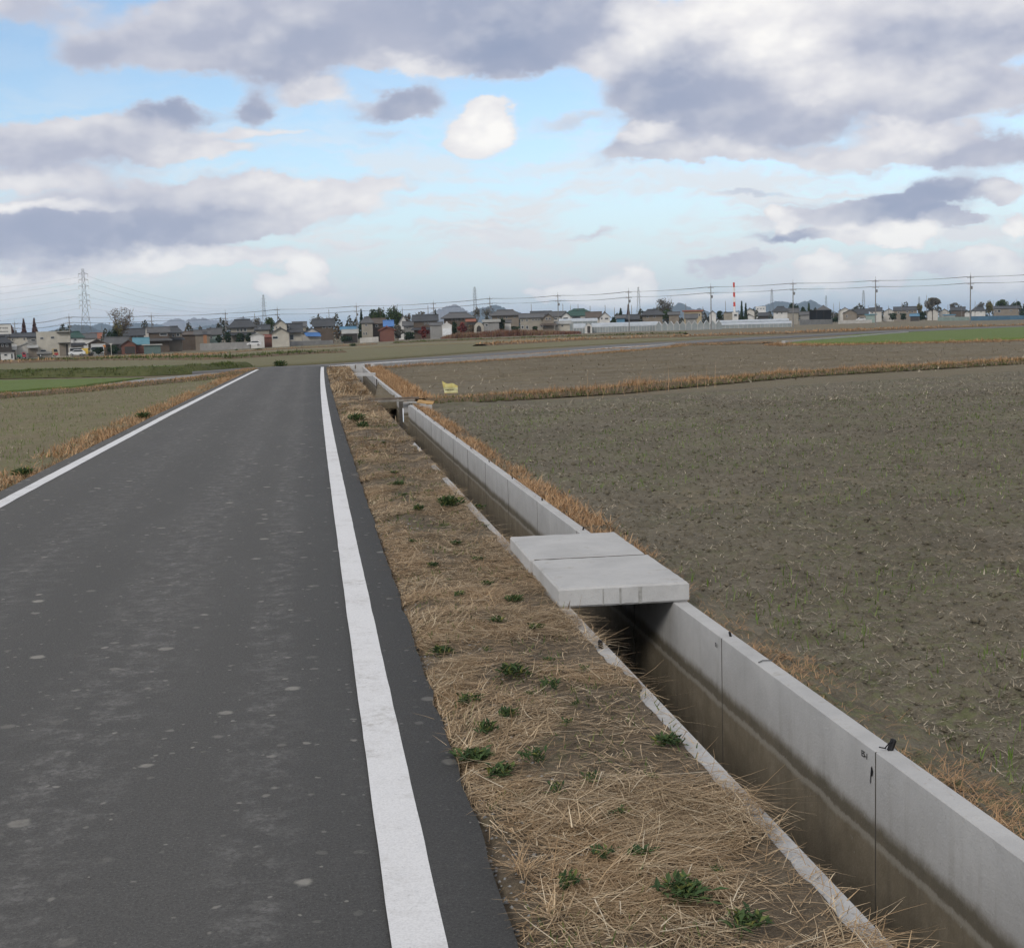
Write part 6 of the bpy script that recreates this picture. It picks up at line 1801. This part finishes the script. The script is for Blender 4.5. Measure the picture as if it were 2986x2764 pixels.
# ------------------------------------------------------------------ yellow plastic sack stuck on the ridge
m_sack, t, b = new_mat('yellow_sack')
P = t.n('ShaderNodeTexCoord').outputs['Object']
sp = t.n('ShaderNodeSeparateXYZ', {0: P})
c = t.ramp(t.noise(P, 7.0, 5, .6).outputs[0], [(.3, (0.38, 0.28, 0.06)), (.55, (0.50, 0.44, 0.17)), (.8, (0.56, 0.53, 0.32))])
pan = t.m('MULTIPLY', t.smooth(sp.outputs[2], .08, .12), t.smooth(sp.outputs[2], .26, .20))
c = t.mix(t.m('MULTIPLY', pan, .6), c, (0.55, 0.56, 0.38))
ln = t.m('MULTIPLY', t.m('MULTIPLY', t.smooth(sp.outputs[2], .150, .156), t.smooth(sp.outputs[2], .185, .179)), t.m('MULTIPLY', t.smooth(sp.outputs[0], -.13, -.12), t.smooth(sp.outputs[0], .11, .10)))
c = t.mix(t.m('MULTIPLY', ln, t.smooth(t.noise(P, 60, 2).outputs[0], .40, .5)), c, (0.12, 0.10, 0.05))
setc(t, b, c)
b.inputs['Roughness'].default_value = .45
yb_ = empty('yellow_sack', tuple(G(1313, 1155)), -.15); tag(yb_, 'yellow plastic sack with printed lettering hung on the grassy ridge', 'sack')
nx_, nz_ = 14, 10
uu, vv = np.meshgrid(np.linspace(-.5, .5, nx_), np.linspace(0, 1, nz_))
wid = .36 + .06 * vv
Xs = uu * wid + .03 * (1 - vv)
Zs = .06 + vv * .28 - uu * .10 * vv + .02 * np.sin(uu * 9)
Ys = .03 * np.sin(uu * 6) + .02 * np.sin(vv * 7) - .06 * (1 - vv)
Vf = np.stack([Xs, Ys, Zs], -1).reshape(-1, 3); Vb = Vf + np.array([0, .025, 0])
F = grid_faces(nz_, nx_)
o = arr_mesh('sheet', np.concatenate([Vf, Vb]), np.concatenate([F, F[:, ::-1] + len(Vf)]), m_sack, yb_, smooth=True)
MB().tube((-.15, .03, -.3), (-.17, .02, .36), .008).build('stake', m_wood, yb_)
MB().tube((.15, .03, -.3), (.17, .02, .26), .008).build('stake', m_wood, yb_)

# ------------------------------------------------------------------ trees
m_bark = plain((0.085, 0.068, 0.055), .9, .25, 2)
LEAF = {
    'autumn': island_mat('autumn_leaves', [(0, (0.075, 0.055, 0.04)), (.5, (0.13, 0.095, 0.065)), (1, (0.20, 0.155, 0.10))]),
    'red': island_mat('red_leaves', [(0, (0.085, 0.02, 0.02)), (.6, (0.16, 0.035, 0.03)), (1, (0.22, 0.07, 0.05))]),
    'redbrown': island_mat('red_brown_needles', [(0, (0.06, 0.035, 0.03)), (.5, (0.12, 0.055, 0.045)), (1, (0.17, 0.09, 0.07))]),
    'dark': island_mat('evergreen_leaves', [(0, (0.012, 0.022, 0.014)), (.6, (0.025, 0.045, 0.022)), (1, (0.05, 0.075, 0.03))]),
    'green': island_mat('green_leaves', [(0, (0.025, 0.045, 0.016)), (.6, (0.05, 0.08, 0.026)), (1, (0.09, 0.12, 0.04))]),
    'olive': island_mat('olive_leaves', [(0, (0.07, 0.065, 0.025)), (.6, (0.13, 0.115, 0.04)), (1, (0.19, 0.16, 0.06))]),
    'grey': island_mat('grey_twigs', [(0, (0.085, 0.075, 0.065)), (.6, (0.13, 0.12, 0.10)), (1, (0.17, 0.165, 0.12))])}
def leaf_cloud(name, P_, size, mat, parent):
    n = len(P_)
    a = RNG.normal(size=(n, 3)); a /= np.linalg.norm(a, axis=1, keepdims=True)
    b_ = np.cross(a, RNG.normal(size=(n, 3))); b_ /= np.linalg.norm(b_, axis=1, keepdims=True)
    s_ = size * U(.6, 1.3, n)[:, None]
    V = np.stack([P_ - a * s_ * .5, P_ + b_ * s_ * .35, P_ + a * s_ * .5, P_ - b_ * s_ * .35], 1)
    return arr_mesh(name, V.reshape(-1, 3), np.arange(4 * n).reshape(n, 4), mat, parent)
def tree(label, D, xc, yb, yt, hwp, kind, leaf, n=420, name='tree', ybot=None, group=None):
    s_ = D / FPX
    H_ = (yb - yt) * s_; W_ = hwp * s_
    zb = (yb - (ybot if ybot is not None else yb - (yb - yt) * .25)) * s_
    root = anchor(name, xc, yb, D); tag(root, label, 'bush' if name == 'bush' else 'tree', group)
    sz = max(.32, D / FPX * 5.0)
    n = int(n * 1.7)
    tr_ = MB()
    r0 = max(.10, H_ * .022)
    if kind == 'bush':
        tr_.tube((0, 0, -.5), (0, 0, H_ * .5), r0 * .6, r0 * .3)
        d = RNG.normal(size=(n, 3)); d /= np.linalg.norm(d, axis=1, keepdims=True)
        k = U(.35, 1, n) ** .5
        lump = .8 + .35 * np.sin(d[:, 0] * 4 + xc) * np.cos(d[:, 2] * 5)
        P_ = np.stack([d[:, 0] * W_ * k * lump, d[:, 1] * W_ * k, H_ * .5 + d[:, 2] * H_ * .5 * k * lump], -1)
        P_[:, 2] = np.maximum(P_[:, 2], 0)
    elif kind == 'cone':
        tr_.tube((0, 0, -1.5), (0, 0, H_ * .97), r0, .03)
        u = U(0, 1, n) ** 1.3
        rr = W_ * (1 - u) ** .9 * (.72 + .45 * fbm(u * 14 + xc, u * 0 + 2)) * U(.3, 1, n) ** .5
        a = U(0, 6.283, n)
        P_ = np.stack([np.cos(a) * rr, np.sin(a) * rr, zb + (H_ - zb) * u], -1)
        for i in range(10):
            uu_ = i / 10; aa = i * 2.4
            tr_.tube((0, 0, zb + (H_ - zb) * uu_), (math.cos(aa) * W_ * (1 - uu_) * .8, math.sin(aa) * W_ * (1 - uu_) * .8, zb + (H_ - zb) * uu_ + .2), r0 * .25, .02, 4)
    else:
        # limbs first, foliage clustered at their ends
        r_ = random.Random(int(xc * 7))
        ends = []
        def grow(p, d, L, r, lev):
            q = p + d * L
            tr_.tube(p, q, r, r * .62, 5 if lev < 2 else 3)
            if lev >= (3 if kind == 'bare' else 2):
                ends.append(q); return
            for _ in range(r_.choice([2, 3, 3]) if lev else 5):
                nd = (d + Vector((r_.uniform(-1, 1) * W_ / H_ * 2.2, r_.uniform(-1, 1) * .8, r_.uniform(-.15, .7)))).normalized()
                grow(q if r_.random() < .7 else p + d * L * r_.uniform(.5, .95), nd, L * r_.uniform(.55, .82), r * .6, lev + 1)
        grow(Vector((0, 0, -1.5)), Vector((0, 0, 1)), 1.5 + max(zb, H_ * .22), r0, 0)
        E_ = np.array([tuple(e) for e in ends])
        # fit the limb ends into the crown's outline
        E_c = np.array([0, 0, (zb + H_) / 2])
        rad = np.array([W_, W_ * .8, (H_ - zb) / 2])
        d = RNG.normal(size=(max(14, len(E_) // 2), 3)); d /= np.linalg.norm(d, axis=1, keepdims=True)
        cl_c = E_c + d * rad * U(.35, .92, len(d))[:, None]
        for c_ in cl_c[::2]:
            tr_.tube((0, 0, max(zb * .8, c_[2] - (H_ - zb) * .45)), tuple(c_), r0 * .3, .025, 3)
        src = cl_c
        i = RNG.integers(0, len(src), n)
        sd_ = .20 if kind == 'bare' else .26
        P_ = src[i] + RNG.normal(size=(n, 3)) * rad * sd_
        q = ((P_ - E_c) / rad); ln_ = np.linalg.norm(q, axis=1, keepdims=True)
        P_ = E_c + q / np.maximum(1, ln_ / 1.05) * rad
        # twigs scaled to fit
        V = np.array(tr_.v)
        mx = np.abs(V[:, 0]).max()
        if mx > W_: V[:, 0] *= W_ / mx
        my = np.abs(V[:, 1]).max()
        if my > W_: V[:, 1] *= W_ / my
        up_ = V[:, 2] > 0
        if V[:, 2].max() > H_: V[up_, 2] *= H_ / V[:, 2].max()
        tr_.v = [tuple(v) for v in V]
    tr_.build('trunk', m_bark, root)
    leaf_cloud('crown', P_, sz * (.75 if kind == 'bare' else 1.0), LEAF[leaf], root)
    return root
T = tree
for x, yt, lb_ in [(2, 958, 'at the very left edge'), (35, 950, 'left of the leftmost pole'), (71, 931, 'right of the leftmost pole'), (102, 929, 'the rightmost of the row, by the factory')]:
    T('conical red-brown tree behind the long hall, ' + lb_, 440, x + 4, 1040, yt, 12, 'cone', 'redbrown', 420, name='conical_tree', ybot=990, group='conical trees behind the hall')
T('big half-bare brown tree standing above the dark grey shed roof', 392, 357, 1030, 899, 40, 'bare', 'autumn', 900, ybot=975)
T('olive yellowing tree in front of the big half-bare tree', 388, 347, 1030, 935, 14, 'round', 'olive', 380, ybot=990)
T('dark evergreen left of the olive tree', 386, 331, 1032, 952, 13, 'round', 'dark', 420, ybot=1005)
T('round clipped dark hedge by the white van', 342, 288, 1034, 1011, 16, 'bush', 'dark', 420, name='bush')
T('dark hedge mass behind the white sign post', 348, 330, 1034, 1005, 20, 'bush', 'dark', 460, name='bush')
for (x, yt, hw_, lb_) in [(640, 974, 10, 'behind the left part of the block wall'), (666, 964, 11, 'left of the big farmhouse'), (700, 969, 15, 'in front of the big farmhouse'), (726, 968, 12, 'right of the farmhouse front')]:
    T('dark garden shrub ' + lb_, 396, x, 1004, yt, hw_, 'bush', 'dark', 300, name='bush', group='garden shrubs')
T('grey bare tree between the big farmhouse and cream house', 430, 753, 1000, 924, 16, 'bare', 'grey', 200, ybot=955)
T('dark leafy tree left of the cream upper storey', 430, 786, 1000, 927, 16, 'round', 'green', 420, ybot=965)
T('wide bare tree crown behind the brown house, left one', 470, 925, 995, 922, 20, 'bare', 'grey', 260, ybot=950)
T('wide bare tree crown behind the brown house, right one', 470, 962, 995, 921, 24, 'bare', 'grey', 300, ybot=950)
T('brown autumn bush left of the light blue roof strip', 410, 985, 995, 945, 14, 'bush', 'autumn', 260, name='bush')
T('dark low shrub below the light blue roof strip', 396, 1012, 998, 978, 22, 'bush', 'dark', 260, name='bush')
T('narrow dark conifer beside the tall beige house', 410, 1056, 992, 903, 12, 'cone', 'dark', 520, name='conifer', ybot=985)
for (x, yt, hw_, lb_) in [(1092, 904, 17, 'the lowest, at its left end'), (1118, 896, 18, 'second from its left'), (1147, 888, 20, 'the tallest'), (1165, 909, 14, 'at its right end')]:
    T('dense green tree of the clump behind the blue sheet, ' + lb_, 440, x, 986, yt, hw_, 'round', 'green', 620, ybot=950, group='dense clump behind the sheds')
T('brown bare tree behind the steep white gable', 450, 1192, 985, 914, 14, 'bare', 'autumn', 240, ybot=950)
T('grey-green tree row behind the dark green-grey roof, left', 480, 1230, 980, 910, 18, 'round', 'grey', 260, ybot=945)
T('slim dark conifer behind the dark green-grey roof', 450, 1272, 980, 905, 7, 'cone', 'dark', 260, name='conifer', ybot=960)
T('grey-brown leafless bush right of the rust-red shed', 398, 1160, 992, 944, 20, 'bush', 'grey', 520, name='bush')
T('dark shrub at the foot of the leafless bush', 394, 1195, 992, 966, 17, 'bush', 'dark', 300, name='bush')
T('red-brown autumn bush left of the grey shed', 394, 1236, 990, 948, 17, 'bush', 'red', 420, name='bush')
T('red maple beside the broad dark-tiled house', 396, 1350, 980, 936, 15, 'bush', 'red', 420, name='bush')
T('dark green garden tree left of the red maple', 400, 1326, 980, 934, 8, 'bush', 'dark', 240, name='bush')
T('brown bush between the maple and arched shed', 394, 1372, 980, 945, 14, 'bush', 'autumn', 260, name='bush')
T('bare grey tree by the central distant pylon', 430, 1392, 975, 893, 12, 'bare', 'grey', 160, ybot=930)
T('bare grey tree in front of the central blue hill', 440, 1425, 975, 893, 20, 'bare', 'grey', 220, ybot=925)
T('dark green garden tree right of the pale garage', 402, 1464, 975, 928, 10, 'round', 'dark', 320, ybot=965)
T('low dark shrubs below the apartment wing', 392, 1503, 972, 950, 14, 'bush', 'dark', 240, name='bush')
T('dark shrub at the apartment block corner', 392, 1560, 970, 950, 9, 'bush', 'dark', 200, name='bush')
T('dark conifer pair above the small blue shed', 480, 1811, 958, 900, 9, 'cone', 'dark', 300, name='conifer', ybot=940)
T('reddish cone-shaped tree behind the greenhouse pole', 490, 1833, 958, 889, 8, 'cone', 'redbrown', 280, name='conical_tree', ybot=940)
T('dark shrub left of the small blue shed', 470, 1790, 958, 920, 8, 'bush', 'dark', 200, name='bush')
T('big pale half-bare tree in front of the hill right of centre', 500, 1941, 952, 865, 28, 'bare', 'grey', 700, ybot=915)
T('dark evergreen at the foot of the big half-bare tree', 496, 1945, 952, 903, 15, 'round', 'green', 300, ybot=935)
T('dark tree left of the beige plant building', 560, 2100, 945, 908, 10, 'round', 'dark', 260, ybot=930)
T('left slender conifer of the twin right of the chimney', 560, 2163, 942, 880, 5, 'cone', 'dark', 220, name='conifer', ybot=930)
T('right slender conifer of the twin right of the chimney', 560, 2175, 942, 885, 6, 'cone', 'dark', 240, name='conifer', ybot=930)
T('dark tree behind the white house by the blue hill', 660, 2308, 938, 886, 9, 'round', 'dark', 220, ybot=920)
T('dark tree right of the tall pole by the blue hill', 650, 2322, 938, 888, 8, 'round', 'dark', 220, ybot=915)
T('bushy tree left of the black net house', 640, 2342, 938, 897, 8, 'round', 'dark', 220, ybot=920)
T('pointed tree just left of the black net house', 640, 2359, 938, 885, 6, 'cone', 'green', 220, name='conifer', ybot=920)
T('dark shrub right of the black net house', 590, 2435, 940, 925, 9, 'bush', 'dark', 200, name='bush')
T('dark tree behind the long grey roof', 720, 2516, 936, 900, 7, 'round', 'dark', 180, ybot=918)
T('dark shrub left of the long dark-roofed brown house', 690, 2603, 934, 912, 12, 'bush', 'dark', 220, name='bush')
T('dark shrub in front of the long dark-roofed brown house', 690, 2634, 934, 913, 9, 'bush', 'dark', 200, name='bush')
T('brownish slim tree right of the long brown house', 720, 2681, 933, 885, 7, 'round', 'olive', 200, ybot=912)
T('dark shrub below the round leafy tree', 690, 2690, 934, 909, 10, 'bush', 'dark', 220, name='bush')
T('large round grey-green tree left of the rightmost pole', 740, 2719, 932, 869, 22, 'round', 'grey', 800, ybot=902)
T('pale bare tree above the brown box house', 800, 2781, 930, 883, 13, 'bare', 'grey', 240, ybot=905)
T('bare tree above the white hip-roofed house', 800, 2859, 930, 881, 11, 'bare', 'grey', 240, ybot=905)
T('brownish tree left of the large tan house', 740, 2884, 930, 879, 10, 'round', 'olive', 260, ybot=912)
T('dark rounded tree behind the large tan house, left', 760, 2922, 929, 876, 18, 'round', 'green', 460, ybot=905)
T('dark rounded tree behind the large tan house, right', 760, 2962, 929, 879, 13, 'round', 'dark', 380, ybot=910)
T('dark shrub at the right edge of the photo', 700, 2984, 932, 897, 11, 'bush', 'dark', 260, name='bush')

# dark gardens and woods filling the gaps behind the first row of houses
m_belt = island_mat('far_woods', [(0, (0.018, 0.022, 0.016)), (.4, (0.035, 0.042, 0.026)), (.75, (0.065, 0.058, 0.04)), (1, (0.10, 0.085, 0.06))])
def belt(label, D, x0, x1, yb0, yb1, h0, h1, n, leafs):
    u = U(0, 1, n)
    px = x0 + (x1 - x0) * u; py = yb0 + (yb1 - yb0) * u
    d = D * U(.96, 1.12, n)
    prof = .25 + 1.2 * fbm(px * .045, px * 0 + D, 3) ** 1.5
    P_ = np.array([at_depth(a, b_, c) for a, b_, c in zip(px, py, d)])
    P_[:, 2] = gz(P_[:, 0], P_[:, 1]) + (h0 + (h1 - h0) * u) * prof * U(0, 1, n) ** .7
    o = leaf_cloud('wood_belt', P_, leafs, m_belt, None)
    tag(o, label, 'trees', kind='stuff')
belt('dark mass of gardens and trees behind the left houses', 470, -20, 1000, 1035, 985, 9.0, 8.5, 12000, .8)
belt('dark mass of gardens and trees behind the middle houses', 500, 1000, 1900, 985, 955, 8.0, 7.5, 11000, .85)
belt('dark mass of gardens and trees behind the right houses', 820, 1850, 3010, 945, 930, 9.0, 9.0, 11000, 1.3)
# ------------------------------------------------------------------ air
hz = MB().box(-27000, 27000, -27000, 27000, -12.0, 215.0).build('haze', None)
tag(hz, kind='stuff')
mh = bpy.data.materials.new('air'); mh.use_nodes = True
th_ = NT(mh.node_tree)
pv = th_.n('ShaderNodeVolumePrincipled', {'Color': (0.58, 0.76, 1.0, 1), 'Density': 7.0e-5, 'Anisotropy': 0.0})
th_.n('ShaderNodeOutputMaterial', {'Volume': pv.outputs[0]})
hz.data.materials.append(mh)
